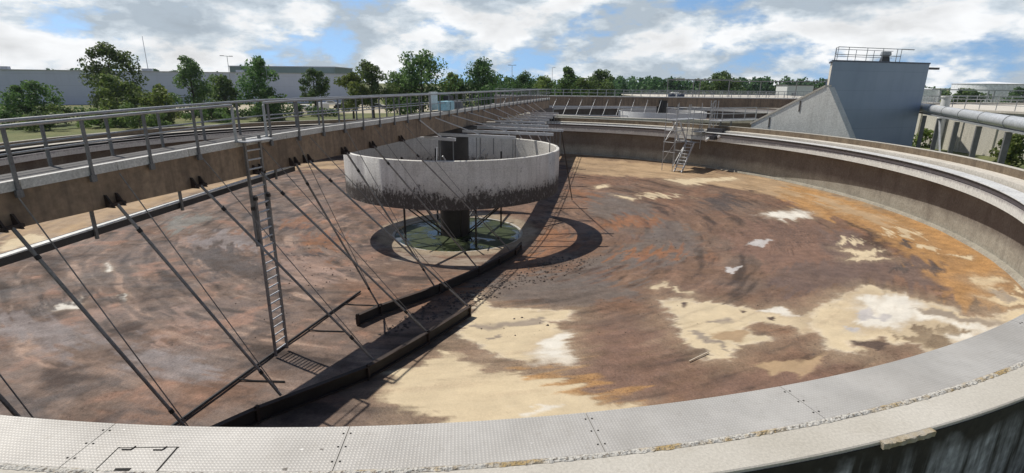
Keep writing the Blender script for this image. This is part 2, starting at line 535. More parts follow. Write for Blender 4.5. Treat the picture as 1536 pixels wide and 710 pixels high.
STAINS = [
 ('tan','S',[(5.92,61.36),(11.95,58.35),(16.29,55.34),(21.88,48.63),(24.56,44.28),(25.37,36.72),(23.38,33.59),(21.42,38.19),(19.72,43.48),(14.68,49.49),(8.82,52.51),(6.85,52.85)]),
 ('orange','S',[(21.64,42.85),(23.99,43.38),(24.84,41.14),(25.05,35.36),(25.92,31.88),(24.88,27.45),(23.16,23.03),(22.15,21.26),(19.72,18.64),(18.7,19.18),(17.89,20.25),(18.94,22.07),(20.63,23.75),(20.14,25.29),(20.73,27.37),(21.84,30.44),(21.66,32.62),(20.47,34.36),(20.76,37.8)]),
 ('tan','S',[(23.04,39.06),(24.31,39.51),(24.02,35.17),(24.12,32.32),(23.88,31.07),(22.9,30.52),(22.89,32.7),(22.32,34.25),(22.38,36.75)]),
 ('gray','S',[(6.77,44.15),(9.19,44.83),(10.84,40.81),(11.08,38.51),(9.22,38.0),(6.03,38.86)]),
 ('gray','S',[(10.81,36.52),(12.1,32.81),(11.0,28.95),(9.57,27.07),(6.14,26.39),(4.19,26.0),(4.1,28.15),(7.04,30.67)]),
 ('dark','S',[(14.72,41.48),(18.2,42.35),(18.07,39.31),(15.18,37.36)]),
 ('purple','S',[(15.34,29.46),(18.92,32.5),(20.56,30.0),(19.75,26.98),(19.2,24.91),(20.69,24.89),(19.5,22.7),(17.9,20.71),(16.32,22.06),(14.7,21.62),(12.78,21.07),(11.82,22.08)]),
 ('dark','S',[(17.23,33.45),(18.78,33.9),(18.85,30.48),(17.57,28.89),(15.89,28.24),(14.57,27.85)]),
 ('dark','S',[(17.83,23.28),(19.5,24.86),(19.28,24.08),(18.17,22.97)]),
 ('dark','S',[(20.66,24.62),(20.18,23.07),(19.58,22.7),(20.1,23.89)]),
 ('dark','S',[(21.47,27.9),(22.03,27.91),(21.6,26.82),(21.21,27.27)]),
 ('rust','S',[(6.13,36.82),(8.4,37.19),(11.06,37.47),(10.45,36.14),(6.43,34.8)]),
 ('rust','S',[(5.72,29.36),(7.28,29.8),(9.95,29.55),(9.89,28.06),(7.26,27.9)]),
 ('rust','S',[(5.52,46.78),(7.26,46.49),(7.15,44.63),(5.45,43.28)]),
 ('red','S',[(2.74,19.09),(4.77,17.63),(5.04,14.43),(4.38,12.84),(3.15,13.24),(2.5,15.47)]),
 ('red','S',[(6.86,14.34),(8.45,14.26),(10.99,14.75),(8.39,13.39),(6.27,12.91),(4.32,12.64)]),
 ('red','S',[(16.46,34.68),(20.33,33.57),(15.99,24.63),(12.99,25.24),(12.69,30.65)]),
 ('gray','S',[(-1.57,24.31),(1.14,25.96),(3.82,25.02),(6.07,23.11),(5.07,21.36),(2.65,20.67),(0.38,21.22),(-1.44,22.22)]),
 ('cream','M',[(-2.4,16.32),(-1.86,15.87),(-1.29,15.1),(-0.49,14.64),(0.4,14.35),(1.15,14.35),(1.51,13.84),(2.02,13.39),(2.49,12.93),(2.96,12.63),(3.4,12.53),(2.89,11.1),(-1.87,11.13),(-1.96,11.74),(-2.16,12.1),(-2.7,12.3),(-3.21,12.56),(-3.54,12.96),(-3.62,13.73),(-3.53,14.49),(-3.02,14.89),(-2.64,15.56)]),
 ('orange','S',[(0.73,15.42),(1.75,15.12),(2.37,14.82),(2.29,14.2),(3.19,13.8),(3.49,13.14),(3.24,12.73),(2.49,12.93),(1.5,13.74),(0.98,14.35)]),
 ('cream','H',[(-1.45,22.68),(-1.12,21.36),(-0.76,20.6),(0.84,20.56),(2.66,20.11),(2.44,19.14),(1.68,18.98),(1.62,18.27),(2.26,17.87),(1.81,15.17),(0.92,15.57),(0.11,15.42),(-0.87,16.48),(-1.73,17.24),(-2.02,17.34),(-1.75,19.07),(-1.6,21.1)]),
 ('ltgray','M',[(-1.47,18.76),(-0.7,18.76),(0.04,19.03),(1.25,19.29),(1.6,18.98),(1.21,18.58),(0.04,18.52),(-0.67,18.16),(-1.4,18.26)]),
 ('ltgray','M',[(-0.98,17.24),(-0.58,17.44),(-0.31,17.7),(-0.37,17.4),(-0.84,17.09)]),
 ('white','T',[(1.05,16.95),(2.22,17.82),(1.79,15.27),(0.8,15.62)]),
 ('white','S',[(0.31,12.46),(0.82,12.52),(0.96,12.16),(0.35,12.05)]),
 ('cream','H',[(6.49,21.13),(7.28,21.29),(8.51,20.65),(9.39,20.1),(10.05,19.49),(10.96,19.81),(11.24,18.64),(12.04,19.16),(13.21,20.16),(13.86,20.53),(11.05,15.62),(10.65,15.67),(10.84,16.39),(11.15,16.75),(10.86,17.05),(10.5,17.25),(10.42,17.61),(9.88,18.21),(9.19,18.25),(8.71,17.78),(8.67,17.22),(9.11,16.87),(8.57,16.41),(7.94,16.3),(7.57,15.88),(7.28,15.32),(6.89,15.26),(6.41,15.61),(6.97,15.62),(6.33,16.12),(6.06,17.09),(6.11,17.96),(6.51,19.54)]),
 ('ltgray','M',[(6.51,17.66),(6.94,17.71),(7.2,17.1),(7.44,16.34),(7.38,15.73),(7.21,16.23),(6.86,16.89)]),
 ('ltgray','M',[(7.41,18.43),(8.4,18.95),(8.73,18.5),(7.52,18.33)]),
 ('tan','M',[(7.42,17.51),(8.71,17.78),(8.6,17.07),(7.89,16.5),(7.38,16.69)]),
 ('dkbrown','H',[(7.25,20.68),(7.57,20.68),(7.17,20.06)]),
 ('dkbrown','H',[(9.24,19.63),(9.49,19.43),(9.24,19.28)]),
 ('dkbrown','H',[(9.97,18.77),(10.29,18.83),(10.08,18.47),(9.86,18.47)]),
 ('white','T',[(10.05,19.49),(10.96,19.81),(11.24,18.64),(10.81,18.79)]),
 ('tan','M',[(7.92,14.87),(8.72,15.03),(9.23,14.99),(10.28,15.35),(10.46,15.46),(9.51,14.63),(8.85,13.96),(8.42,14.21),(7.86,14.0),(7.64,14.25)]),
 ('cream','M',[(6.41,22.71),(7.38,23.7),(8.02,21.81),(7.82,21.71),(7.35,22.98),(6.7,22.51)]),
 ('cream','H',[(11.99,19.16),(12.85,19.9),(14.03,20.84),(15.03,21.17),(15.54,21.85),(16.0,21.54),(16.2,20.78),(16.67,19.91),(17.08,19.1),(17.1,18.08),(17.4,17.77),(18.05,17.89),(18.91,18.32),(19.52,18.43),(19.93,18.28),(18.83,17.14),(18.55,17.38),(17.39,16.85),(16.27,16.32),(14.99,15.68),(14.65,16.03),(14.14,15.47),(13.66,15.56),(13.38,16.01),(12.89,16.21),(12.91,16.52),(11.68,16.3),(11.62,15.43),(10.6,15.67),(10.95,16.54),(10.9,17.2)]),
 ('white','T',[(14.58,20.34),(16.11,20.31),(16.43,19.6),(15.89,18.87),(16.4,17.81),(16.74,17.4),(17.25,16.85),(15.12,15.84),(14.86,16.3),(16.06,16.83),(15.97,17.7),(15.35,18.15),(13.7,17.09),(13.12,18.06)]),
 ('ltgray','M',[(15.68,19.08),(16.48,18.88),(16.92,18.02),(17.26,17.62),(18.54,17.54),(17.46,17.0),(16.86,17.3),(16.47,17.81),(15.87,18.46)]),
 ('brown2','M',[(13.27,17.04),(13.5,16.53),(13.94,16.43),(14.68,17.52),(15.08,17.43),(14.94,16.8),(14.98,16.45),(14.78,15.73),(14.1,15.41),(13.61,15.82),(13.28,16.57)]),
 ('brown2','S',[(15.52,17.38),(16.09,17.34),(16.13,16.83),(15.63,16.46),(15.23,16.76)]),
 ('gray2','M',[(13.37,18.78),(14.22,19.3),(13.97,18.48),(13.48,18.07),(13.15,18.21)]),
 ('gray2','M',[(13.86,18.33),(14.58,18.75),(14.47,18.18),(13.94,17.92)]),
 ('gray2','M',[(12.27,17.68),(12.76,17.38),(12.23,17.07)]),
 ('dkbrown','H',[(11.77,16.45),(12.29,16.25),(12.79,16.06),(12.12,15.53),(11.74,15.99)]),
 ('cream','M',[(20.31,21.94),(21.03,22.21),(21.58,21.71),(21.34,21.34),(20.74,21.48),(20.22,21.06),(20.48,20.91),(20.33,19.63),(20.2,19.16),(19.96,18.9),(19.39,18.84),(19.24,19.4),(18.96,19.86),(19.56,19.77),(19.92,19.93),(20.03,20.75),(20.12,21.42)]),
 ('ltgray','M',[(20.15,20.81),(20.51,20.51),(20.22,19.67),(19.97,19.16),(19.7,19.1),(19.6,19.56)]),
 ('cream','M',[(21.45,20.94),(20.98,20.0),(20.79,19.79),(20.9,20.25)]),
 ('white','T',[(18.59,36.35),(19.85,36.48),(20.84,35.46),(19.88,34.29),(18.28,34.25),(18.0,35.08),(17.68,35.9)]),
 ('cream','S',[(21.51,29.35),(22.85,30.16),(23.75,29.51),(23.15,28.56),(22.28,28.8)]),
 ('cream','S',[(18.96,29.29),(19.64,29.3),(20.25,27.87),(18.56,28.45)]),
 ('cream','M',[(17.79,27.25),(18.34,27.47),(18.77,26.86),(19.9,26.93),(18.39,25.71),(19.32,25.32),(18.33,25.09),(17.16,25.53),(18.1,26.07),(17.98,26.73)]),
 ('cream','M',[(22.16,25.28),(23.05,24.94),(22.49,24.46)]),
 ('cream','S',[(21.94,27.29),(22.49,26.94),(22.51,26.16),(21.67,26.2)]),
 ('cream','M',[(14.48,48.95),(17.47,48.91),(20.74,48.35),(20.46,47.24),(17.9,47.28),(15.7,46.45),(15.27,47.65)]),
 ('tan','S',[(19.15,44.73),(22.11,44.54),(23.09,41.42),(22.24,39.77),(20.75,43.19)]),
 ('cream','M',[(8.68,44.61),(9.22,44.2),(10.47,42.96),(9.93,42.53)]),
 ('cream','M',[(7.48,48.08),(8.87,48.48),(8.7,47.47),(7.66,47.03)]),
 ('cream','S',[(10.86,44.71),(14.64,43.05),(12.75,42.64),(10.74,43.49)]),
 ('gray2','M',[(13.85,29.63),(14.89,30.33),(15.4,29.83),(14.37,28.72),(13.89,29.02)]),
 ('gray2','M',[(10.78,25.19),(11.95,25.63),(10.85,24.27)]),
 ('rust','S',[(-13.7,32.61),(-12.31,33.61),(-10.52,33.11),(-10.42,31.05),(-11.27,29.83),(-11.93,29.64)]),
 ('rust','S',[(-9.96,27.4),(-9.45,27.96),(-8.93,25.96),(-9.32,25.51)]),
 ('rust','S',[(-16.61,36.01),(-14.47,37.31),(-13.66,35.88),(-15.73,34.58)]),
 ('tan','S',[(-22.39,54.73),(-21.77,55.99),(-18.42,58.01),(-17.16,53.79),(-20.03,52.94)]),
 ('pink','S',[(-13.16,27.97),(-9.7,28.37),(-8.75,23.82),(-10.63,23.53)]),
 ('pink','S',[(-19.91,29.6),(-19.58,30.89),(-18.41,28.69),(-18.77,28.13)]),
 ('graygreen','S',[(-23.28,34.19),(-22.13,35.78),(-20.36,34.64),(-20.52,31.84),(-21.86,31.92)]),
 ('dark','S',[(-19.0,28.5),(-16.27,29.32),(-12.93,25.97),(-12.5,24.58),(-14.35,24.2),(-17.31,26.46)]),
 ('lilac','S',[(-19.77,30.58),(-18.34,32.62),(-15.82,30.9),(-15.54,29.56),(-18.33,29.15)]),
 ('pink','S',[(-13.98,18.83),(-13.07,19.89),(-12.0,18.45),(-12.61,17.54)]),
 ('pink','S',[(-17.34,18.93),(-15.87,19.47),(-14.86,18.38),(-16.21,18.19)]),
 ('pink','S',[(-12.51,16.77),(-12.28,17.03),(-11.75,16.36),(-12.13,16.06)]),
 ('white','T',[(-18.4,19.4),(-18.0,20.16),(-17.28,19.13),(-17.85,18.88)]),
 ('white','T',[(-20.4,25.03),(-19.65,24.29),(-19.33,23.67),(-19.68,23.78)]),
 ('white','T',[(-16.98,20.86),(-16.68,20.91),(-16.13,20.13),(-16.38,20.24)]),
 ('lilac','S',[(-19.23,18.03),(-18.37,18.48),(-14.97,17.0),(-13.67,15.46),(-14.4,14.8),(-16.45,16.31),(-17.46,16.17)]),
 ('dark','S',[(-19.97,19.78),(-17.47,21.33),(-16.55,20.4),(-18.55,19.71),(-19.16,18.65)]),
 ('lilac','S',[(-13.36,16.17),(-10.51,15.74),(-9.49,14.0),(-11.12,13.91)]),
 ('tan','S',[(-29.32,28.84),(-29.04,34.22),(-27.47,45.54),(-23.02,56.7),(-21.63,53.07),(-25.07,41.28),(-25.84,31.71),(-25.01,24.2)]),
 ('cream','M',[(-27.56,26.94),(-27.08,28.84),(-25.62,27.56),(-26.09,25.35)]),
 ('rust','S',[(2.46,35.9),(4.54,33.61),(4.35,30.41),(2.01,28.57),(0.82,27.33),(1.4,32.71)]),
 ('ltgray','S',[(-7.38,31.05),(-3.42,29.03),(-0.3,29.21),(-2.49,27.25),(-5.59,28.12)]),
 ('rust','S',[(-3.64,24.91),(-1.53,23.75),(-2.05,22.22),(-3.95,22.68)]),
]

# ================================================================== FLOOR with its stains
def nprng(seed): return np.random.RandomState(seed)


def np_noise(x, y, seed):
    """2-D gradient noise, about -1..1"""
    r = nprng(seed)
    perm = r.permutation(512); perm = np.concatenate([perm, perm])
    ang = r.rand(512) * 2 * PI
    gx, gy = np.cos(ang), np.sin(ang)
    xi, yi = np.floor(x).astype(int), np.floor(y).astype(int)
    xf, yf = x - xi, y - yi
    u = xf * xf * xf * (xf * (xf * 6 - 15) + 10); v = yf * yf * yf * (yf * (yf * 6 - 15) + 10)
    def g(ix, iy, dx, dy):
        h = perm[(perm[ix & 511] + iy) & 511]
        return gx[h] * dx + gy[h] * dy
    n00 = g(xi, yi, xf, yf); n10 = g(xi + 1, yi, xf - 1, yf)
    n01 = g(xi, yi + 1, xf, yf - 1); n11 = g(xi + 1, yi + 1, xf - 1, yf - 1)
    return 1.5 * ((n00 * (1 - u) + n10 * u) * (1 - v) + (n01 * (1 - u) + n11 * u) * v)


def fbm(x, y, seed, o=5, gain=.55):
    s = np.zeros_like(x); a = 1.0; t = 0
    for i in range(o):
        s += a * np_noise(x * 2 ** i + 17.3 * i, y * 2 ** i - 9.1 * i, seed + i); t += a; a *= gain
    return s / t


def sstep(a, b, x):
    t = np.clip((x - a) / (b - a), 0, 1)
    return t * t * (3 - 2 * t)


def poly_sd(px, py, P):
    """signed distance to a polygon, positive inside"""
    n = len(P)
    d = np.full(px.shape, 1e9); ins = np.zeros(px.shape, bool)
    for i in range(n):
        ax, ay = P[i]; bx, by = P[(i + 1) % n]
        ex, ey = bx - ax, by - ay
        L = ex * ex + ey * ey + 1e-9
        t = np.clip(((px - ax) * ex + (py - ay) * ey) / L, 0, 1)
        d = np.minimum(d, np.hypot(px - ax - ex * t, py - ay - ey * t))
        if ay != by:
            c = ((ay > py) != (by > py)) & (px < (bx - ax) * (py - ay) / (by - ay) + ax)
            ins ^= c
    return np.where(ins, d, -d)


TINT = dict(
    tan=(.40, .28, .165), orange=(.40, .22, .085), rust=(.255, .12, .06), red=(.205, .122, .086), gray=(.15, .122, .104),
    dark=(.098, .076, .066), purple=(.155, .106, .086), cream=(.60, .49, .325), white=(.68, .64, .56), ltgray=(.30, .245, .19),
    brown2=(.25, .185, .12), gray2=(.48, .45, .43), dkbrown=(.10, .068, .052), pink=(.31, .21, .165), graygreen=(.2, .195, .175),
    lilac=(.23, .195, .185))


def make_floor():
    ri = 4.55
    rs = np.concatenate([np.linspace(ri, 20, 190), np.linspace(20, R0 + .1, 125)[1:]])
    az = np.concatenate([np.linspace(-PI / 2, PI / 2, 420, endpoint=False), np.linspace(PI / 2, 3 * PI / 2, 840, endpoint=False)])
    na = len(az)
    Rr, Az = np.meshgrid(rs, az, indexing='ij')
    X = CX + Rr * np.sin(Az); Y = CY + Rr * np.cos(Az)
    x, y, r, th = X.ravel(), Y.ravel(), Rr.ravel(), Az.ravel()
    z = -SL * (R0 - np.minimum(r, R0))
    z = z + .03 * fbm(x * .35, y * .35, 5, 3) * sstep(4.6, 7, r)
    # base coat: streaks that follow the sweep of the scrapers, broad blotches, mottling
    wob = fbm(x * .12, y * .12, 11, 3) * 1.0
    sweep = th * 8 + r * .15
    st = fbm(sweep * .35 + wob * .2, (r + wob) * 1.1, 21, 5)
    st2 = fbm(sweep * .9, (r + wob * .6) * 2.6, 31, 4)
    bl = fbm(x * .16 + st * .3, y * .16, 41, 5)
    mo = fbm(x * .9, y * .9, 51, 5, .65)
    c = np.empty((x.size, 3)); c[:] = (.172, .120, .092)
    def lay(col, m):
        m = np.clip(m, 0, 1)[:, None]
        c[:] = c * (1 - m) + np.array(col) * m
    left = sstep(4, -12, x + (y - 20) * .25)
    lay((.172, .134, .116), left * .7)
    lay((.205, .118, .078), sstep(.0, .4, bl) * .75)
    lay((.148, .126, .114), sstep(.05, .5, fbm(x * .2 + 5, y * .2, 61, 4)) * .75)
    gr = fbm(x * 3.1, y * 3.1, 151, 4, .7)
    lay((.075, .052, .042), sstep(.12, .5, gr) * sstep(-.25, .35, fbm(x * .3, y * .3, 161, 3)) * .6)
    lay((.27, .2, .155), sstep(.18, .55, -gr) * sstep(-.2, .4, fbm(x * .35 + 8, y * .35, 171, 3)) * .5)
    lay((.30, .22, .175), sstep(.1, .5, st) * (.25 + .45 * left))
    lay((.07, .054, .047), sstep(.1, .45, -st) * .7)
    lay((.33, .275, .24), sstep(.25, .55, st2) * (.12 + .22 * left))
    lay((.08, .06, .052), sstep(.2, .5, -st2) * .6)
    lay((.26, .135, .075), sstep(.2, .6, mo) * sstep(-.2, .4, bl) * .4)
    mean = np.array((.15, .105, .082))
    pk = fbm(x * .42 + 3, y * .42, 181, 5, .6)
    lay((.27, .165, .122), sstep(.12, .42, pk) * (.25 + .45 * left))
    lay((.082, .064, .06), sstep(.05, .4, -pk + .4 * mo) * (.2 + .5 * left))
    c *= 1 + (np.array((.15, 0, -.14))[None, :] * (1 - .5 * left)[:, None])
    lum = c.mean(1); c *= (.8 * (lum / .112) ** .78)[:, None]
    # ring at the wall: pale tan silt
    lay((.36, .26, .155), sstep(26.5, 29, r + bl * 3) * .55 * sstep(-60, 20, np.degrees(np.where(th > PI, th - 2 * PI, th))))
    # rim of the pit
    lay((.33, .27, .19), sstep(6.0, 5.2, r + mo * .6) * .8)
    rub = sstep(0.0, .5, fbm(x * .25 + 9, y * .25, 71, 4)) * .5
    smo = np.zeros_like(x)
    wx = fbm(x * .55, y * .55, 81, 5, .6); wy = fbm(x * .55 + 40, y * .55, 91, 5, .6)
    fx = fbm(x * 2.2, y * 2.2, 101, 4, .62); fy = fbm(x * 2.2 + 30, y * 2.2, 111, 4, .62)
    tn = fbm(th * 4.0 + wx * .15, r * 2.3, 121, 5, .62); tl = fbm(th * 2.0, r * .9, 131, 3)       # tongues drawn out along the sweep
    tx, ty = np.cos(th), -np.sin(th)
    SOFT = {'T': (.75, .6, .35), 'S': (1.0, 1.1, .4), 'M': (.3, .5, .32), 'H': (.17, .32, .26)}
    for col, soft, P in STAINS:
        w, amp, fa = SOFT[soft]
        P = np.array(P)
        size = math.sqrt(max(.02, abs(np.dot(P[:, 0], np.roll(P[:, 1], 1)) - np.dot(P[:, 1], np.roll(P[:, 0], 1))) / 2))
        k = min(1.0, size / 3.0)
        w, amp, fa = w * k, amp * k ** .6, fa * k ** .35
        lo, hi = P.min(0) - 4, P.max(0) + 4
        s = np.nonzero((x > lo[0]) & (x < hi[0]) & (y > lo[1]) & (y < hi[1]))[0]
        tg = (tn[s] * 3.4 + tl[s] * 1.2) * (1.15 if soft == 'S' else (.34 if soft in 'MT' else .2)) * k ** .5
        px = x[s] + wx[s] * amp + fx[s] * fa + tx[s] * tg; py = y[s] + wy[s] * amp + fy[s] * fa + ty[s] * tg
        d = poly_sd(px, py, P)
        ww = w * (.45 + (0 if soft == 'S' else 3.2) * np.clip(wy[s] * 1.6 + .1, 0, 1) ** 1.5)     # some edges crisp, some bleeding out
        mk = sstep(-ww, ww, d + (mo[s] * .4 * w))
        var = 1 + .22 * mo[s] + .16 * st[s] + .12 * st2[s]
        if soft == 'S': mk = mk * np.clip(.85 + .5 * st[s] + .3 * bl[s], .2, 1)
        else: mk = mk * np.clip(1.02 - .75 * np.clip(st[s] - .05, 0, 1) - .7 * np.clip(-st2[s] - .18, 0, 1), .3, 1)
        if col in ('cream', 'white') and soft != 'S':     # bleached skirt that fades into the brown
            hk = sstep(-1.3 * k - .1, .1, d + .5 * k * st[s] + .3 * k * wx[s]) * .5
            c[s] = c[s] * (1 - hk[:, None]) + np.array((.34, .25, .165)) * hk[:, None]
        t = np.array(TINT[col])[None, :] * (1 + (var - 1) * (.55 if col in ('cream', 'white') else 1))[:, None]
        c[s] = c[s] * (1 - mk[:, None]) + t * mk[:, None]
        if col in ('cream', 'white', 'ltgray', 'gray2', 'tan'):
            rub[s] *= (1 - mk); smo[s] = np.maximum(smo[s], mk)
        else: smo[s] *= (1 - mk)
        if col == 'dark': rub[s] = np.maximum(rub[s], mk * .7)
        if col == 'cream' and soft == 'H':            # pale salt line round the dried puddles
            ln = np.exp(-((d - .02) / (.11 * k + .03)) ** 2) * np.clip(.35 + fx[s], 0, 1) * .55
            c[s] = c[s] * (1 - ln[:, None]) + np.array((.72, .64, .52)) * ln[:, None]
    c = np.clip(c, .01, .85)
    nr = len(rs)
    me = bpy.data.meshes.new('floor')
    me.vertices.add(x.size)
    me.vertices.foreach_set('co', np.stack([x, y, z], 1).astype(np.float32).ravel())
    i, j = np.meshgrid(np.arange(nr - 1), np.arange(na), indexing='ij')
    i, j = i.ravel(), j.ravel(); j2 = (j + 1) % na
    q = np.stack([i * na + j, (i + 1) * na + j, (i + 1) * na + j2, i * na + j2], 1)[:, ::-1]
    nf = q.shape[0]
    me.loops.add(nf * 4); me.polygons.add(nf)
    me.loops.foreach_set('vertex_index', q.astype(np.int32).ravel())
    me.polygons.foreach_set('loop_start', np.arange(0, nf * 4, 4, dtype=np.int32))
    try: me.polygons.foreach_set('loop_total', np.full(nf, 4, dtype=np.int32))
    except Exception: pass
    me.polygons.foreach_set('use_smooth', [True] * nf)
    me.update(calc_edges=True)
    at = me.attributes.new('Col', 'FLOAT_COLOR', 'POINT')
    at.data.foreach_set('color', np.concatenate([c, np.ones((x.size, 1))], 1).astype(np.float32).ravel())
    ar = me.attributes.new('Rub', 'FLOAT', 'POINT')
    ar.data.foreach_set('value', rub.astype(np.float32))
    ar = me.attributes.new('Smo', 'FLOAT', 'POINT')
    ar.data.foreach_set('value', smo.astype(np.float32))
    me.materials.append(M['floor'])
    o = bpy.data.objects.new('floor', me); LINK(o)
    me.update()
    if me.polygons[0].normal.z < 0: me.flip_normals()
    return tag(o, 'stained floor of the drained round tank', None, kind='structure')


make_floor()
fe = fz(CX + 4.6, CY)
pit = MB().ring([(4.62, fe - .015), (4.62, fe - .9), (4.4, fe - .9), (4.4, fe - .03)], 0, 2 * PI, 72)
o = pit.build('pit_edge', M['lichen']); tag(o, 'pale concrete edge round the water pit under the drum', 'kerb')
w = MB()
w.v = [pol(4.41, 2 * PI * i / 72, fe - .10) for i in range(72)]; w.f = [tuple(range(72))[::-1]]
tag(w.build('water', M['water']), 'algae-covered water in the pit under the drum', None, kind='structure')

# ================================================================== GROUND, ROAD
def annulus(name, r0, r1, z, n, mat):
    m = MB()
    R = [r0, 40, 60, 90, 140, 220, 400, 900, 2500, 6000]
    R = [q for q in R if r0 <= q <= r1]
    for q in R: m.v += [pol(q, 2 * PI * i / n, z) for i in range(n)]
    for k in range(len(R) - 1):
        for i in range(n):
            i2 = (i + 1) % n
            m.f.append((k * n + i, k * n + i2, (k + 1) * n + i2, (k + 1) * n + i))
    o = m.build(name, mat, fix=False)
    if o.data.polygons[0].normal.z < 0: o.data.flip_normals()
    return o


tag(annulus('ground', 30.6, 6000, 1.0, 96, M['ground']), 'grassy ground round the tanks', None, kind='structure')
m = MB(); m.v = [(-95, 118, 1.01), (-30, 128, 1.01), (-14, 150, 1.01), (-22, 176, 1.01), (-60, 183, 1.01), (-110, 150, 1.01)]; m.f = [tuple(range(6))]
o = m.build('road', M['road'], fix=False)
tag(o, 'pale gravel car park before the long shed', None, kind='structure')

# ================================================================== TANK WALL
D2 = rad
tank = empty('round_tank', 'large drained round concrete tank with cover plates on its near rim', 'tank', (CX, CY, 0))
W = MB().ring([(R0, -.12), (R0, 2.9), (29.9, 3.0), (30.66, 3.0), (30.66, .9), (30.66, -.12)], 0, 2 * PI, 240)
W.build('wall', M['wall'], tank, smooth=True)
MB().ring([(30.665, .9), (30.665, 2.98), (30.705, 3.19), (30.715, 3.19), (30.71, .9)], 0, 2 * PI, 240).build('outer_face', M['outer'], tank, smooth=True)
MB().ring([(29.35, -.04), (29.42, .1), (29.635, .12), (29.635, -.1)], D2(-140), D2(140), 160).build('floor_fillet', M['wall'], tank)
# far side: launder with a thin inner wall, walkway and parapet
L0, L1 = D2(-112), D2(133)
LM = D2(13.2)
lau = MB().ring([(28.76, 2.73), (28.76, 3.16), (28.88, 3.16), (28.88, 2.9), (29.60, 2.9), (29.63, 2.73)], L0, L1, 200)
lau.build('launder', M['launder'], tank, smooth=True)
MB().ring([(28.881, 2.901), (28.881, 3.15), (28.884, 3.15), (28.89, 2.906), (29.19, 2.906), (29.19, 2.901)], L0, LM, 120).build('channel_shade_sheet', M['gap'], tank)  # dark sheet standing in for the shade inside the channel
MB().ring([(29.2, 2.9), (29.2, 3.30), (29.47, 3.30), (29.47, 2.9)], L0, LM, 110).build('launder_divider', M['launder'], tank)
MB().ring([(29.19, 2.91), (29.19, 3.285), (29.197, 3.285), (29.197, 2.91)], L0, LM, 110).build('channel_shade_sheet', M['gap'], tank)  # same dark sheet, shade painted on the divider's side
# left of the bridge the walkway lies lower than on the right
for (a0, a1, zw, zp, n) in ((L0, LM, 3.5, 3.86, 110), (LM, L1, 3.72, 4.11, 130)):
    MB().ring([(29.62, 2.98), (29.62, zw), (30.44, zw), (30.44, 2.98)], a0, a1, n).build('walkway', M['walk'], tank)
    if zw < 3.6: MB().ring([(29.607, 2.95), (29.607, zw - .03), (29.617, zw - .03), (29.617, 2.95)], a0, a1, n).build('channel_shade_sheet', M['gap'], tank)  # dark sheet again: painted shade on the walkway's side face
    MB().ring([(30.445, 3.0), (30.445, zp - .03), (30.47, zp), (30.69, zp), (30.70, zp - .03), (30.70, 3.0)], a0, a1, n).build('parapet', M['parapet'], tank)
    MB().ring([(30.44, zp + .001), (30.44, zp + .035), (30.71, zp + .035), (30.71, zp + .001)], a0, a1, n).build('parapet_coping', M['rim_top'], tank)
# weir board with a ragged lower edge, and the pale cover sheets over the launder
def cover(a0, a1, r0, r1, z, mat, name='cover_plate', th=.03):
    m = MB().ring([(r0, z - th), (r0, z), (r1, z), (r1, z - th)], a0, a1, max(2, int((a1 - a0) * r1 / .5)))
    o = m.build(name, mat, tank)
    me = o.data
    uv = me.uv_layers.new(name='UVMap')
    for lp in me.loops:
        v = me.vertices[lp.vertex_index].co
        x, y = v.x - CX, v.y - CY
        uv.data[lp.index].uv = ((math.atan2(-x, -y) if y < 0 else math.atan2(x, y) + 9) * 29.6, math.hypot(x, y))
    return o


def sheets(a0, a1, step):
    a = a0
    while a < a1 - .3:
        cover(D2(a + .04), D2(min(a + step, a1) - .04), 28.56, 29.34, 3.55, M['plate_far'])
        a += step


sheets(14.5, 45.5, 5.2); sheets(53, 131, 5.2)
for a0, a1 in ((14.5, 45.5), (53, 131)):
    MB().ring([(28.762, 3.2), (28.762, 3.515), (28.88, 3.515), (28.88, 3.2)], D2(a0), D2(a1), 100).build('launder_upstand', M['launder'], tank)
    MB().ring([(28.715, 3.36), (28.715, 3.515), (28.755, 3.515), (28.755, 3.36)], D2(a0), D2(a1), 300, wob=.01).build('weir_board', M['weir'], tank)
    MB().ring([(29.2, 2.95), (29.2, 3.51), (29.32, 3.51), (29.32, 2.95)], D2(a0), D2(a1), 100).build('launder_divider', M['launder'], tank)
# near side: tread plates, crumbled joint, concrete rim
N0, N1 = D2(133.02), D2(360 - 112.02)
MB().ring([(29.3, 2.95), (29.3, 3.2), (30.1, 3.2), (30.1, 2.95)], N0, N1, 120).build('plate_bed', M['gap'], tank)
js = [N0] + [D2(q) for q in (143.7, 150.35, 163.63, 170.28, 177.06, 183.7, 190.3, 197, 203.6, 210.3, 217, 223.6, 230.3, 237, 242.5)] + [N1]
for i in range(len(js) - 1):
    g = .006 / 29.6
    cover(js[i] + g, js[i + 1] - g, 29.19, 30.09, 3.26, M['plate'])
MB().ring([(30.085, 2.98), (30.09, 3.262), (30.13, 3.272), (30.17, 3.255), (30.18, 2.98)], N0, N1, 900, wob=.013).build('mortar_joint', M['lichen'], tank)
MB().ring([(30.17, 2.98), (30.17, 3.25), (30.68, 3.25), (30.70, 3.235), (30.70, 2.98)], N0, N1, 140).build('rim_edge', M['rim_top'], tank)
MB().ring([(30.69, 3.15), (30.69, 3.249), (30.765, 3.246), (30.775, 3.235), (30.765, 3.15)], D2(161.15), D2(163.0), 22, wob=.016).build('overflow_ledge', M['ledge'], tank)
# bolts beside the plate joints
for j in js[1:-1]:
    for r in (29.35, 29.63, 29.92):
        for d in (-.05, .05):
            p = pol(r, j + d / 29.6, 3.262)
            MB().box((p[0], p[1], 3.263), (.022, .022, .008), -j).build('plate_bolt', M['gap'], tank)
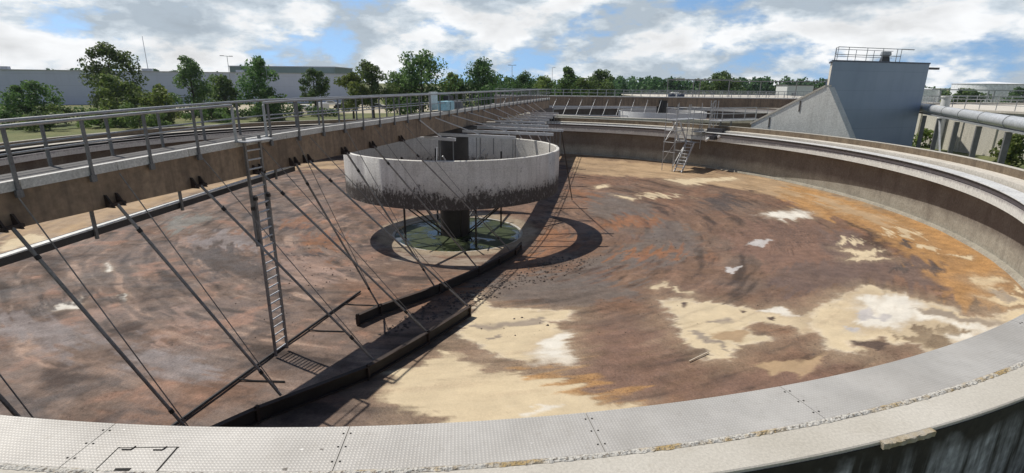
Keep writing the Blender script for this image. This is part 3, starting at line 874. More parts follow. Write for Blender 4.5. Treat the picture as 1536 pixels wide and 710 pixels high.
# hatch in the near left plate
hc, hz = (-4.86, 5.71), rad(2)
ht = MB().box((hc[0], hc[1], 3.2635), (.76, .47, .006), hz).build('hatch', M['plate'], tank)
hm = ht.data; uvl = hm.uv_layers.new(name='UVMap')
for lp in hm.loops: uvl.data[lp.index].uv = hm.vertices[lp.vertex_index].co.xy
g = MB()
for dx, dy, sx, sy in ((-.39, 0, .02, .5), (.39, 0, .02, .5), (0, .245, .8, .02)):
    g.box((hc[0] + dx, hc[1] + dy, 3.262), (sx, sy, .006), hz)
g.build('hatch_gap', M['gap'], ht)
for dx in (-.22, .2):
    MB().bar((hc[0] + dx - .1, hc[1] + .19, 3.272), (hc[0] + dx + .02, hc[1] + .19, 3.272), .014).bar((hc[0] + dx + .02, hc[1] + .19, 3.272), (hc[0] + dx + .04, hc[1] + .26, 3.272), .014).build('hinge', M['gap'], ht)
MB().box((hc[0] - .05, hc[1] - .18, 3.2665), (.2, .055, .005), hz).build('hand_hole', M['gap'], ht)

# ================================================================== BRIDGE
br = empty('scraper_bridge', 'long brown girder bridge with steel railings spanning the drained tank', 'bridge', B(0, 0, 5.35))
AX0, AX1 = -30.3, 30.6
def cbox(m, a0, a1, p0, p1, z0, z1):
    return m.hexa([BC(a0, p0, z0), BC(a1, p0, z0), BC(a1, p1, z0), BC(a0, p1, z0)], [BC(a0, p0, z1), BC(a1, p0, z1), BC(a1, p1, z1), BC(a0, p1, z1)])


def bbox(m, a0, a1, p0, p1, z0, z1):
    return m.hexa([B(a0, p0, z0), B(a1, p0, z0), B(a1, p1, z0), B(a0, p1, z0)], [B(a0, p0, z1), B(a1, p0, z1), B(a1, p1, z1), B(a0, p1, z1)])


gm = MB()
SEG = [AX0, -28, -26, -24, -22, -20, -18, AX1]
for a, b in zip(SEG[:-1], SEG[1:]):
    gm.hexa([B(a, -.2, 5.27), B(b, -.2, 5.27), B(b, .78, 5.27), B(a, .78, 5.27)], [BC(a, -.2, 6.26), BC(b, -.2, 6.26), BC(b, .78, 6.26), BC(a, .78, 6.26)])
gm.build('girder', M['girder'], br)
fl = MB()
a = AX0
while a < AX1:
    b = min(a + 1.97, AX1)
    cbox(fl, a + .01, b - .01, .70, .84, 6.262, 6.45)
    a = b
fl.build('edge_flange', M['girder_flange'], br)
dk = MB()
for a, b in zip(SEG[:-1], SEG[1:]): cbox(dk, a, b, -.2, .69, 6.263, 6.42)
dk.build('deck', M['deck'], br)
POST = [-26.43 + 1.434 * k for k in range(-2, 41)]
POST = [a for a in POST if AX0 + .2 < a < AX1 - .2]
for p, gap in ((.87, (-20.75, -19.45)), (-.26, None)):
    rail = None
    segs = [(AX0 + .2, gap[0]), (gap[1], AX1 - .2)] if gap else [(AX0 + .2, AX1 - .2)]
    for s0, s1 in segs:
        qs = [s0] + [v for v in SEG[1:-1] if s0 < v < s1] + [s1]
        t_ = MB().tube([BC(q, p, 7.45) for q in qs], .036, 8).build('guard_rail', M['galv'], br, smooth=True)
        MB().tube([BC(q, p, 6.95) for q in qs], .022, 6).build('mid_rail', M['galv'], t_, smooth=True)
        rail = rail or t_
    if gap:
        for q, sg in ((gap[0], -1), (gap[1], 1)):
            MB().tube([BC(q + .35 * sg, p, 7.45), BC(q + .08 * sg, p, 7.45), BC(q, p, 7.38), BC(q, p, 6.4)], .042, 8).build('gate_hoop', M['galv'], rail)
    for a in POST:
        if gap and gap[0] - .1 < a < gap[1] + .1: continue
        MB().bar(BC(a, p, 6.12), BC(a, p, 7.43), .042, .062).bar(BC(a, p - .04 * (1 if p > 0 else -1), 6.2), BC(a, p + .03, 6.2), .12, .14).build('post', M['galv_dark'], rail)
# lugs and tube struts carrying the scraper blades
BL1 = [(-28.6, 1.0), (-26.6, 1.75), (-23.99, 2.72), (-21.1, 4.27), (-18.1, 5.0), (-15.12, 5.6)]
BL2 = [(-17.2, 1.75), (-15.9, 2.05), (-12.6, 3.35), (-9.3, 4.25), (-7.0, 4.75), (-4.9, 5.2), (-3.4, 5.2)]
def blade(path, h=.40, name='scraper_blade'):
    m = MB(); n = len(path)
    for (a0, p0), (a1, p1) in zip(path[:-1], path[1:]):
        dl = math.hypot(a1 - a0, p1 - p0); na_, np_ = -(p1 - p0) / dl * .06, (a1 - a0) / dl * .06
        bt, tp = [], []
        for (a, p, s) in ((a0, p0, -1), (a1, p1, -1), (a1, p1, 1), (a0, p0, 1)):
            bt.append(BF(a + na_ * s * .5, p + np_ * s * .5, .05)); tp.append(BF(a + na_ * s * .5, p + np_ * s * .5, .05 + h))
        m.hexa(bt, tp)
    o = m.build(name, M['black_steel'], br)
    e = MB()
    for dz in (.05 + h, .07):
        for (a0, p0), (a1, p1) in zip(path[:-1], path[1:]):
            e.bar(BF(a0, p0 + .06, dz), BF(a1, p1 + .06, dz), .16, .035)
    e.build('blade_flange', M['rust_dark'], o)
    for i, (a, p) in enumerate(path):
        MB().bar(BF(a, p + .07, .0), BF(a, p + .07, .52), .07, .1, up=(UX, UY, 0)).build('blade_bracket', M['rust_dark'], o)
    return o


blade(BL1); blade(BL2)
STR = [(-26.73, -25.4, 2.2), (-24.65, -23.26, 2.95), (-22.31, -20.6, 4.25), (-20.0, -18.08, 5.0), (-17.52, -15.1, 5.55),
       (-18.27, -15.93, 2.05), (-15.1, -12.86, 3.25), (-12.89, -9.33, 4.25), (-10.06, -5.4, 5.1), (-28.6, -27.4, 1.5)]
for k, (a0, a1, p1) in enumerate(STR):
    s = MB().tube([B(a0, .93, 5.34), BF(a1, p1, .45)], .038 if k != 8 else .034, 8)
    so = s.build('strut', M['tube'], br, smooth=True)
    p, q = Vector(B(a0, .93, 5.34)), Vector(BF(a1, p1, .45))
    for t in (.12, .86):
        c = p + (q - p) * t
        MB().tube([p + (q - p) * (t - .009), p + (q - p) * (t + .007)], .052, 8).bar(c, c + Vector((0, .0, .1)), .018).build('clamp', M['black_steel'], so)
    lg = MB()
    for d in (-.13, .13):
        lg.hexa([B(a0 + d - .02, .785, 5.28), B(a0 + d + .02, .785, 5.28), B(a0 + d + .02, 1.02, 5.28), B(a0 + d - .02, 1.02, 5.28)],
                [B(a0 + d - .02, .785, 5.56), B(a0 + d + .02, .785, 5.56), B(a0 + d + .02, .83, 5.56), B(a0 + d - .02, .83, 5.56)])
    lg.bar(B(a0 - .2, .93, 5.34), B(a0 + .2, .93, 5.34), .07)
    lg.build('lug', M['rust_dark'], br)
    MB().tube([BC(a0 + .25, .86, 6.2), BF(a1 + .1, p1 - .15, .55)], .014, 5).build('tie_rod', M['tube'], br)
# struts from the girder straight down to the inner blade
MB().tube([BF(-15.93, 1.95, .45), BF(-16.6, 1.3, -.02)], .035, 6).build('strut', M['black_steel'], br)
# arms of the far half
ARM = [(-5.85, .25, 2.1), (-3.7, .25, 5.0), (-1.0, .25, 6.75), (2.1, .25, 6.9), (5.4, .25, 5.3)] + [(8.8 + 3.5 * k, .25, 4.4 - .3 * k) for k in range(5)]
for i, (a, p0, p1) in enumerate(ARM):
    ao = MB().bar(B(a, p0, 5.05), B(a - .03, p1, 5.0), .17, .17).build('arm', M['pale_steel'], br)
    pm = p0 + (p1 - p0) * .55
    MB().tube([B(a - 2.0, .87, 6.15), B(a, pm, 5.1)], .032, 6).build('stay', M['pale_steel'], br)
    rd = MB()
    if i < 2 or a > 4.6:
        for p in ((p0 + p1) * .5, p1 - .15):
            x, y, _ = B(a, p, 0)
            rd.tube([B(a, p, 5.0), (x, y, max(fz(x, y) + .45, -1.2) if math.hypot(x - CX, y - CY) > 8 else 1.9)], .03, 6)
        rd.build('hanger', M['galv_dark'], ao)
    else:
        for p in (p1 - .2, 2.0):
            rd.tube([B(a, p, 5.0), B(a, p, 3.2)], .035, 6)
        rd.build('hanger', M['galv_dark'], ao)
MB().tube([B(1.3, 6.9, 5.0), BF(9.6, 6.87, .1)], .04, 6).build('strut', M['black_steel'], br)
for a in (9, 12, 15.2, 18.5, 22):
    MB().tube([B(a - 2, .93, 5.45), BF(a + 1.5, 5.0 - a * .06, .5)], .045, 6).build('strut', M['pale_steel'], br)
# trough hung under the girder
tr = MB()
for p0, p1, z0, z1 in ((-.16, .16, 0, .03), (-.16, -.13, .03, .16), (.13, .16, .03, .16)):
    tr.hexa([B(-30.2, p0, 4.26 + z0), B(-17.3, p0, 4.92 + z0), B(-17.3, p1, 4.92 + z0), B(-30.2, p1, 4.26 + z0)],
            [B(-30.2, p0, 4.26 + z1), B(-17.3, p0, 4.92 + z1), B(-17.3, p1, 4.92 + z1), B(-30.2, p1, 4.26 + z1)])
tro = tr.build('scum_trough', M['dark_rubber'], br)
MB().hexa([B(-30.2, -.02, 4.425), B(-17.3, -.02, 5.085), B(-17.3, .17, 5.085), B(-30.2, .17, 4.425)],
          [B(-30.2, -.02, 4.45), B(-17.3, -.02, 5.11), B(-17.3, .17, 5.11), B(-30.2, .17, 4.45)]).build('trough_lip', M['white_paint'], tro)
for a in (-27, -24.7, -22.3, -18.4):
    zt = 4.26 + (a + 30.2) / 12.9 * .66
    MB().bar(B(a, .2, zt - .06), B(a, .2, 5.36), .06, .06).build('hanger', M['galv_dark'], tro)
# rod lying along the floor under the ladder
MB().tube([BF(-27.0, 1.1, .07), BF(-24.49, .87, .07), BF(-19.4, .37, .08), BF(-13.5, -.15, .08)], .05, 6).build('floor_rod', M['black_steel'], br)
for a, p in ((-22.2, .62), (-18.2, .25), (-15.2, 0)):
    q = BF(a + .3, p + 1.4, .03); s = BF(a, p, .07); mid = BF(a + .1, p + .5, .03)
    MB().tube([s, mid, q], .03, 5).build('floor_chain', M['black_steel'], br)
# drive cabinet and housings at the middle
cb = bbox(MB(), -4.2, -2.9, .45, .98, 6.47, 6.98).build('cabinet', M['blue_box'], br)
bbox(MB(), -3.62, -3.58, .985, 1.0, 6.5, 6.95).build('cabinet_seam', M['dark_blue'], cb)
bbox(MB(), -4.1, -3.1, -.15, .0, 6.45, 7.5).build('switch_panel', M['white_paint'], br)
bbox(MB(), -1.9, -1.3, -.1, .35, 6.45, 7.25).build('drive_motor', M['dark_rubber'], br)
MB().tube([B(0, .12, 6.44), B(0, .12, 6.9)], .42, 14, .3).build('slip_ring_housing', M['galv_dark'], br, smooth=True)
MB().tube([B(0, .12, 4.9), B(0, .12, 5.26)], 1.3, 20).build('pivot_ring', M['black_steel'], br, smooth=True)
for s in (AX0 + .6, AX1 - .6):
    bbox(MB(), s - .5, s + .5, -1.3, 1.4, 4.5, 5.265).build('end_carriage', M['galv_dark'], br)
    for p in (-.9, 1.0):
        MB().tube([B(s - .12, p, 4.0), B(s + .12, p, 4.0)], .55, 16).build('wheel', M['tyre'], br)

# ================================================================== LADDER
ld = empty('extension_ladder', 'two-part steel ladder hanging from the bridge to the tank floor', 'ladder', B(-20.4, .9, -.5))
for name, p, a0, a1, z0, z1 in (('upper_section', .93, -20.52, -19.88, 3.1, 6.45), ('lower_section', 1.02, -20.47, -19.9, -.7, 4.7)):
    m = MB()
    for a in (a0, a1): m.bar(B(a, p, z0), B(a, p, z1), .075, .065, up=(UX, UY, 0))
    so = m.build(name, M['tube'], ld)
    r = MB(); z = z0 + .18
    while z < z1 - .05:
        r.tube([B(a0, p, z), B(a1, p, z)], .026, 6); z += .275
    r.build('rungs', M['pale_steel'], so)
    k = MB()
    for z in ((z0 + .15, z0 + 1.2) if name[0] == 'u' else (z1 - .1,)):
        for a in (a0, a1): k.bar(B(a, p - .04, z), B(a, p + .06, z), .085, .1)
    k.build('bracket', M['black_steel'], so)
pl = bbox(MB(), -20.75, -19.5, .86, 1.25, 6.30, 6.34).build('landing', M['galv'], ld)

# ================================================================== DRUM
dc = (CX - .2, CY)
dr = empty('inlet_drum', 'round concrete drum hanging over the water pit, black with grime below', 'drum', (dc[0], dc[1], 1.15))
MB().ring([(7.12, 1.17), (7.12, 3.90), (7.09, 3.93), (6.95, 3.93), (6.92, 3.90), (6.92, 1.17)], 0, 2 * PI, 128, dc, wob=.006).build('shell', M['drum'], dr, smooth=True)
col = MB().tube([(dc[0], dc[1], -3.0), (dc[0], dc[1], 4.9)], 1.02, 28).build('column', M['black_steel'], dr, smooth=True)
for i in range(8):
    t = 2 * PI * i / 8 + .3
    x, y = dc[0] + 3.6 * math.sin(t), dc[1] + 3.6 * math.cos(t)
    if i % 2: MB().bar((x, y, -2.3), (x, y, 3.4), .1).build('hanger', M['black_steel'], dr)
    MB().bar((dc[0] + 1.0 * math.sin(t), dc[1] + 1.0 * math.cos(t), -2.1), (dc[0] + 4.6 * math.sin(t + .3), dc[1] + 4.6 * math.cos(t + .3), .9), .08).build('brace', M['black_steel'], dr)
    MB().bar((dc[0] + 1.0 * math.sin(t), dc[1] + 1.0 * math.cos(t), 1.7), (dc[0] + 6.93 * math.sin(t), dc[1] + 6.93 * math.cos(t), 1.7), .12, .2).build('spoke', M['galv_dark'], dr)
for t in (.5, 1.6, 2.9, 4.1, 5.3):
    MB().bar((dc[0] + 1.6 * math.sin(t), dc[1] + 1.6 * math.cos(t), 2.0), (dc[0] + 2.6 * math.sin(t + .4), dc[1] + 2.6 * math.cos(t + .4), 3.6), .07).build('brace', M['galv'], dr)

# ================================================================== SCAFFOLD STAIR
ER = (math.sin(D2(50)), math.cos(D2(50)))     # outward
ET = (math.cos(D2(50)), -math.sin(D2(50)))    # along the wall, to the right
def SC(r, t, z): return (CX + ER[0] * r + ET[0] * t, CY + ER[1] * r + ET[1] * t, z)


sc = empty('scaffold_stair', 'tube scaffold with zigzag stair against the far tank wall', 'scaffold', SC(26.6, 0, -.3))
up = []
for r, t, zt in ((25.7, -1.15, 6.3), (25.7, .05, 6.2), (27.7, -1.15, 6.3), (27.7, .05, 6.2), (28.4, 1.2, 5.9), (28.4, .2, 5.9), (29.9, -1.15, 6.1), (29.9, 1.2, 6.1), (29.9, .1, 6.3)):
    z0 = -.35 if r < 28 else (3.4 if r > 29 else 1.9)
    MB().tube([SC(r, t, z0), SC(r, t, zt)], .035, 6).build('upright', M['galv'], sc)
def ledger(p, q): MB().tube([p, q], .025, 6).build('ledger', M['galv'], sc)


for z in (1.6, 2.55, 3.7, 4.75, 5.3, 5.85):
    for r in (25.7, 27.7): ledger(SC(r, -1.25, z), SC(r, .15, z))
    for t in (-1.15, .05): ledger(SC(25.6, t, z), SC(27.8 if z < 4.7 else 30.0, t, z))
for z in (5.3, 5.85):
    ledger(SC(29.9, -1.2, z), SC(29.9, 1.3, z)); ledger(SC(28.4, 1.2, z), SC(29.95, 1.2, z))
for p, q in (((25.7, -1.15, .6), (25.7, .05, 2.5)), ((25.7, -1.15, 2.6), (25.7, .05, 3.7)), ((27.7, -1.15, .3), (27.7, .05, 2.5)), ((25.7, .05, .2), (27.7, .05, 2.5)), ((25.7, -1.15, 2.5), (27.7, -1.15, 4.7)), ((25.7, .05, 2.6), (27.7, .05, 4.7))):
    MB().tube([SC(*p), SC(*q)], .025, 6).build('brace', M['galv'], sc)
def flight(p0, p1, t0, t1, n):
    m = MB()
    for t in (t0, t1): m.bar(SC(p0[0], t, p0[1]), SC(p1[0], t, p1[1]), .06, .2)
    o = m.build('stair_flight', M['pale_steel'], sc)
    k = MB()
    for i in range(n):
        f = (i + .5) / n
        r, z = p0[0] + (p1[0] - p0[0]) * f, p0[1] + (p1[1] - p0[1]) * f
        k.hexa([SC(r - .11, t0 + .03, z), SC(r + .11, t0 + .03, z), SC(r + .11, t1 - .03, z), SC(r - .11, t1 - .03, z)],
               [SC(r - .11, t0 + .03, z + .035), SC(r + .11, t0 + .03, z + .035), SC(r + .11, t1 - .03, z + .035), SC(r - .11, t1 - .03, z + .035)])
    k.build('treads', M['pale_steel'], o)


flight((25.9, -.3), (27.6, 2.5), .15, 1.0, 9)
flight((27.9, 2.55), (26.4, 4.65), -.9, -.1, 7)
def plat(r0, r1, t0, t1, z, nm='platform'):
    MB().hexa([SC(r0, t0, z), SC(r1, t0, z), SC(r1, t1, z), SC(r0, t1, z)], [SC(r0, t0, z + .06), SC(r1, t0, z + .06), SC(r1, t1, z + .06), SC(r0, t1, z + .06)]).build(nm, M['galv'], sc)


plat(27.6, 28.5, -1.0, 1.1, 2.5); plat(25.7, 26.4, -1.1, 0, 4.65); plat(26.4, 30.0, -1.15, .1, 4.7); plat(28.4, 30.0, .1, 1.2, 3.5)

gw = empty('gangway', 'steel gangway with lattice mast and dark box behind the scaffold stair', 'gangway', SC(33, 1, 3.9))
for t in (1.3, 2.5):
    m = MB()
    for z in (4.75, 5.3, 5.85): m.tube([SC(29.6, t, z), SC(36, t + 1.5, z)], .03, 6)
    ro = m.build('guard_rail', M['galv'], gw)
    for r in (29.7, 31.2, 32.8, 34.4, 36): MB().bar(SC(r, t + (r - 29.6) * .23, 4.7), SC(r, t + (r - 29.6) * .23, 5.85), .045).build('post', M['galv'], ro)
MB().hexa([SC(29.6, 1.3, 4.6), SC(36, 2.8, 4.6), SC(36, 4.0, 4.6), SC(29.6, 2.5, 4.6)], [SC(29.6, 1.3, 4.7), SC(36, 2.8, 4.7), SC(36, 4.0, 4.7), SC(29.6, 2.5, 4.7)]).build('deck', M['pale_steel'], gw)
m = MB()
for dr_, dt in ((0, 0), (0, .5), (.5, 0), (.5, .5)): m.bar(SC(30.2 + dr_, .9 + dt, 3.86), SC(30.2 + dr_, .9 + dt, 6.55), .06)
for z in (4.3, 4.9, 5.5, 6.1): m.bar(SC(30.2, .9, z), SC(30.2, 1.4, z + .5), .04)
m.build('mast', M['galv'], gw)
MB().box(SC(29.5, 2.2, 3.68), (1.6, .9, .5), D2(-50)).build('dark_box', M['dark_rubber'], gw)
for r, t in ((31, 1.7), (35.6, 2.8), (31, 2.8), (35.6, 3.8)): MB().bar(SC(r, t, .9), SC(r, t, 4.6), .14).build('leg', M['galv_dark'], gw)
vt = empty('valve_box', 'dark valve hanging in the gap of the far launder beside the scaffold', 'valve', SC(28.7, 2.6, 2.9))
MB().box(SC(28.8, 2.6, 3.1), (.5, 1.5, .35), D2(-50)).build('body', M['dark_rubber'], vt)
MB().tube([SC(28.2, 1.9, 2.8), SC(28.7, 1.9, 3.0)], .13, 10).build('spout', M['white_paint'], vt)
MB().tube([SC(28.3, 3.1, 3.25), SC(28.7, 3.1, 3.3)], .13, 10).build('spout', M['white_paint'], vt)

# ================================================================== SECOND TANK, far behind
C2 = (26.6, 96.2)
t2 = empty('round_tank', 'second round tank beyond the far rim, mostly hidden', 'tank', (*C2, 1))
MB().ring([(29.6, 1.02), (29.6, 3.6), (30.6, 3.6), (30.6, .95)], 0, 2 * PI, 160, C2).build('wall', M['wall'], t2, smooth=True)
MB().ring([(28.8, 2.6), (28.8, 3.25), (29.6, 3.25), (29.6, 2.6)], 0, 2 * PI, 160, C2).build('launder', M['launder'], t2, smooth=True)
MB().ring([(29.9, 3.6), (29.9, 3.95), (30.6, 3.95), (30.6, 3.6)], 0, 2 * PI, 160, C2).build('coping', M['walk'], t2)
m = MB(); m.v = [(*pol(29.7, 2 * PI * i / 96, 1.03, C2),) for i in range(96)]; m.f = [tuple(range(96))[::-1]]
m.build('bed', M['mud'], t2)
d2 = empty('inlet_drum', 'white drum in the middle of the second tank beyond the far rim', 'drum', (*C2, 1.5))
MB().ring([(7.6, 1.9), (7.6, 3.55), (7.4, 3.55), (7.4, 1.9)], 0, 2 * PI, 64, C2).build('shell', M['white_paint'], d2, smooth=True)
MB().tube([(*C2, 1.0), (*C2, 5.4)], 1.0, 16).build('column', M['black_steel'], d2)
b2 = empty('scraper_bridge', 'distant brown girder bridge with railings across the second tank', 'bridge', (*C2, 5.2))
A2 = rad(97)
def B2(a, p, z): return (C2[0] + math.sin(A2) * a + math.cos(A2) * p, C2[1] + math.cos(A2) * a - math.sin(A2) * p, z - .38)


def b2box(m, a0, a1, p0, p1, z0, z1):
    return m.hexa([B2(a0, p0, z0), B2(a1, p0, z0), B2(a1, p1, z0), B2(a0, p1, z0)], [B2(a0, p0, z1), B2(a1, p0, z1), B2(a1, p1, z1), B2(a0, p1, z1)])


b2box(MB(), -30.2, 30.2, -.6, .7, 4.75, 6.25).build('girder', M['girder'], b2)
b2box(MB(), -30.2, 30.2, -.6, .8, 6.255, 6.4).build('deck', M['girder_flange'], b2)
for p in (-.6, .8):
    m = MB()
    for z in (6.95, 7.5): m.bar(B2(-30.1, p, z), B2(30.1, p, z), .07)
    ro = m.build('guard_rail', M['galv'], b2)
    for k in range(40): MB().bar(B2(-29.9 + 1.53 * k, p, 6.4), B2(-29.9 + 1.53 * k, p, 7.5), .06).build('post', M['galv'], ro)
for k in range(13):
    MB().bar(B2(-28 + 2.3 * k, .85, 5.9), B2(-29.4 + 2.3 * k, 5.2, 2.2), .045).build('strut', M['pale_steel'], b2)
for p, z in ((2.4, 4.6), (4.2, 3.2), (5.2, 2.3)): MB().bar(B2(-30, p, z), B2(-4, p, z), .16).build('long_bar', M['pale_steel'], b2)
b2box(MB(), -29.5, -26.8, -1.0, 1.6, 3.96, 4.74).build('end_carriage', M['dark_blue'], b2)
for a in (-30.6,):
    b2box(MB(), a, a + 2.6, 1.0, 2.4, 4.75, 4.9).build('side_platform', M['pale_steel'], b2)

# ================================================================== FLAT BASIN with vents, gantry
fb = empty('covered_basin', 'long tan concrete basin with flat pale roof behind the second tank', 'basin', (58, 145, 1))
MB().box((61, 148, 2.9), (52, 52, 4.0)).build('wall', M['basin'], fb)
MB().box((61, 148, 5.0), (52.6, 52.6, .24)).build('roof', M['walk'], fb)
MB().box((61, 121.6, 4.55), (52, .25, .3)).build('pipe_run', M['galv_dark'], fb)
m = MB()
for y in (122.2, 150.0, 173.8):
    for z in (5.65, 6.15): m.bar((35.2, y, z), (86.8, y, z), .07)
ro = m.build('guard_rail', M['galv'], fb)
for y in (122.2, 150.0, 173.8):
    for k in range(27): MB().bar((35.2 + 1.98 * k, y, 5.12), (35.2 + 1.98 * k, y, 6.15), .07).build('post', M['galv'], ro)
rng = random.Random(5)
vs_ = [(38, 128), (42.5, 140), (45.5, 151), (47, 151), (48.5, 150.5), (54.5, 146), (57, 133), (60, 152), (63.5, 148), (66, 139), (70, 150), (74, 146), (44, 166), (52, 165), (68, 167), (77, 162)]
v0 = None
for x, y in vs_:
    if v0 is None:
        v0 = empty('roof_vent', 'small white roof vent box on the flat basin', 'vent', (x, y, 5.12), 'small white vents on the flat basin roof')
        MB().box((x, y, 5.65), (.9, .9, 1.06)).build('stack', M['white_paint'], v0)
        MB().box((x, y, 6.3), (1.5, 1.5, .24)).build('cap', M['white_paint'], v0)
        px, py = x, y
    else:
        copy_tree(v0, (x - px, y - py, 0))
for k, (x, tone) in enumerate(((33.0, 'left'), (34.9, 'right'))):
    o = empty('chemical_drum', ('dark blue upright barrel left of its twin before the basin' if k == 0 else 'dark blue upright barrel right of its twin before the basin'), 'barrel', (x, 113, 4.0), 'dark blue barrels')
    MB().tube([(x, 113, 1.0), (x, 113, 6.2)], .75, 16).build('body', M['dark_blue'], o, smooth=True)
    MB().tube([(x, 113, 6.2), (x, 113, 6.45)], .5, 12, .3).build('cap', M['dark_rubber'], o)
ga = empty('pipe_gantry', 'thin steel gantry carrying pipes above the flat basin roof', 'gantry', (47, 140, 5.1))
m = MB(); m.bar((39.4, 140, 9.35), (56, 140, 9.35), .35, .3); m.bar((56, 140, 9.1), (98, 146, 9.25), .3, .25)
m.build('beam', M['galv_dark'], ga)
for x in (39.6, 46.2, 47.9, 55.4): MB().bar((x, 140, 5.12), (x, 140, 9.2), .22).build('leg', M['galv_dark'], ga)
for x, y in ((64, 141.2), (74, 142.6), (84, 144)): MB().bar((x, y, 5.12 if x < 86 else 1), (x, y, 9.1), .18).build('leg', M['galv_dark'], ga)
# plant buildings far right
def block(name, label, x, y, w, d, h, mat, rz=0, cat='building', z0=1.0):
    o = empty(name, label, cat, (x, y, z0))
    MB().box((x, y, z0 + h / 2), (w, d, h), rz).build('wall', mat, o)
    MB().box((x, y, z0 + h + .15), (w + .4, d + .4, .3), rz).build('roof', M['galv_dark'], o)
    return o


o = block('plant_house', 'small white plant house beyond the flat basin', 99, 192, 9, 8, 7.2, M['white_paint'])
MB().box((97, 187.9, 4.5), (1.4, .1, 2.4)).build('door', M['galv_dark'], o)
block('plant_house', 'low brown brick plant house beside the white one', 109, 193, 9, 7, 6.2, M['brick'])
block('silo_block', 'dark blue block tower with flat cap left of the ramped building', 116, 192, 8, 8, 9.2, M['dark_blue'])
block('plant_house', 'pale low shed just left of the ramped building', 128, 196, 12, 8, 6.0, M['launder'])
block('office_tower', 'far grey flat office block above the trees', 146, 232, 14, 10, 12.2, M['galv'])

# ================================================================== RAMPED BLUE-GREY BUILDING
ph = empty('pump_house', 'windowless blue-grey clad building with sloping concrete ramp wall', 'building', (37.6, 58, 1))
fl_, fr_ = Vector((31.2, 54.0, 0)), Vector((44.1, 58.5, 0))
dv = (fr_ - fl_).normalized(); bk = Vector((.455, .89, 0))
def PH(t, d, z): return tuple(fl_ + dv * t + bk * d + Vector((0, 0, z)))


Wd = (fr_ - fl_).length
# main volume: left side set in cream concrete, front clad
MB().hexa([PH(.15, .12, .9), PH(Wd - .05, .12, .9), PH(Wd - .05, 5.5, .9), PH(.15, 5.5, .9)], [PH(.15, .12, 10.3), PH(Wd - .05, .12, 10.3), PH(Wd - .05, 5.5, 10.3), PH(.15, 5.5, 10.3)]).build('wall', M['cream_wall'], ph)
m = MB().hexa([PH(0, 0, .9), PH(Wd, 0, .9), PH(Wd, .1, .9), PH(0, .1, .9)], [PH(0, 0, 10.36), PH(Wd, 0, 10.36), PH(Wd, .1, 10.36), PH(0, .1, 10.36)])
m.build('cladding', M['slate'], ph)
MB().hexa([PH(-.1, -.08, 10.36), PH(Wd + .1, -.08, 10.36), PH(Wd + .1, 5.6, 10.36), PH(-.1, 5.6, 10.36)], [PH(-.1, -.08, 10.5), PH(Wd + .1, -.08, 10.5), PH(Wd + .1, 5.6, 10.5), PH(-.1, 5.6, 10.5)]).build('roof', M['dark_blue'], ph)
# ramp wall: stands in front of the clad block, turned towards the left so that the sun rakes it
rp0, rdir = Vector((23.3, 52.3, 0)), Vector((.6, -.8, 0)); rbk = Vector((.8, .6, 0))
def BT(t, d, z): return tuple(rp0 + rdir * t + rbk * d + Vector((0, 0, z)))


m = MB()
pts = [(0, .9), (9.8, .9), (8.95, 3.8), (6.55, 7.95), (6.2, 7.95), (0, 4.4)]
n = len(pts)
m.add([BT(t, 0, z) for t, z in pts] + [BT(t, 1.1, z) for t, z in pts], [tuple(range(n)), tuple(range(n, 2 * n))[::-1]] + [(i, (i + 1) % n, n + (i + 1) % n, n + i) for i in range(n)])
m.build('ramp_wall', M['buttress'], ph)
MB().hexa([BT(-.1, -.06, 4.36), BT(6.25, -.06, 7.965), BT(6.25, 1.15, 7.965), BT(-.1, 1.15, 4.36)], [BT(-.1, -.06, 4.52), BT(6.25, -.06, 8.125), BT(6.25, 1.15, 8.125), BT(-.1, 1.15, 4.52)]).build('ramp_coping', M['rim_top'], ph)
for t, z in ((4.3, 6.7), (1.7, 5.1)):
    MB().hexa([BT(t, -.04, z - .9), BT(t + .12, -.04, z - .9), BT(t + .12, .005, z - .9), BT(t, .005, z - .9)], [BT(t, -.04, z + .05), BT(t + .12, -.04, z + .05), BT(t + .12, .005, z + .05), BT(t, .005, z + .05)]).build('drain_slot', M['weir'], ph)
m = MB()
for z in (11.05, 11.75):
    m.tube([PH(.5, 2.9, z - .6), PH(.35, 2.4, z), PH(.5, .5, z), PH(9.2, .4, z)], .035, 6)
    m.tube([PH(.5, 4.2, z), PH(8.8, 4.2, z)], .03, 6)
m.tube([PH(9.2, .4, 11.75), PH(11.0, .4, 11.75)], .05, 6)
ro = m.build('roof_rail', M['galv'], ph)
for t, d in ((.5, .5), (1.9, .45), (4.4, .42), (6.6, .4), (8.6, .4), (9.2, .4), (.5, 4.2), (3.4, 4.2), (6.0, 4.2)): MB().bar(PH(t, d, 10.5), PH(t, d, 11.75), .05).build('post', M['galv'], ro)
m = MB().hexa([PH(6.5, .8, 10.5), PH(7.9, .8, 10.5), PH(7.9, 2.0, 10.5), PH(6.5, 2.0, 10.5)], [PH(6.75, .95, 11.15), PH(7.7, .95, 11.15), PH(7.7, 1.8, 11.15), PH(6.75, 1.8, 11.15)])
vo = m.build('roof_vent', M['dark_rubber'], ph)
MB().hexa([PH(6.5, .7, 11.16), PH(7.95, .7, 11.16), PH(7.95, 2.1, 11.16), PH(6.5, 2.1, 11.16)], [PH(6.6, .8, 11.5), PH(7.85, .8, 11.5), PH(7.85, 2.0, 11.5), PH(6.6, 2.0, 11.5)]).build('vent_hood', M['galv'], vo)
MB().bar(PH(Wd, .8, 9.95), PH(Wd + 1.7, .8, 9.95), .3, .22).build('hoist_beam', M['dark_rubber'], ph)

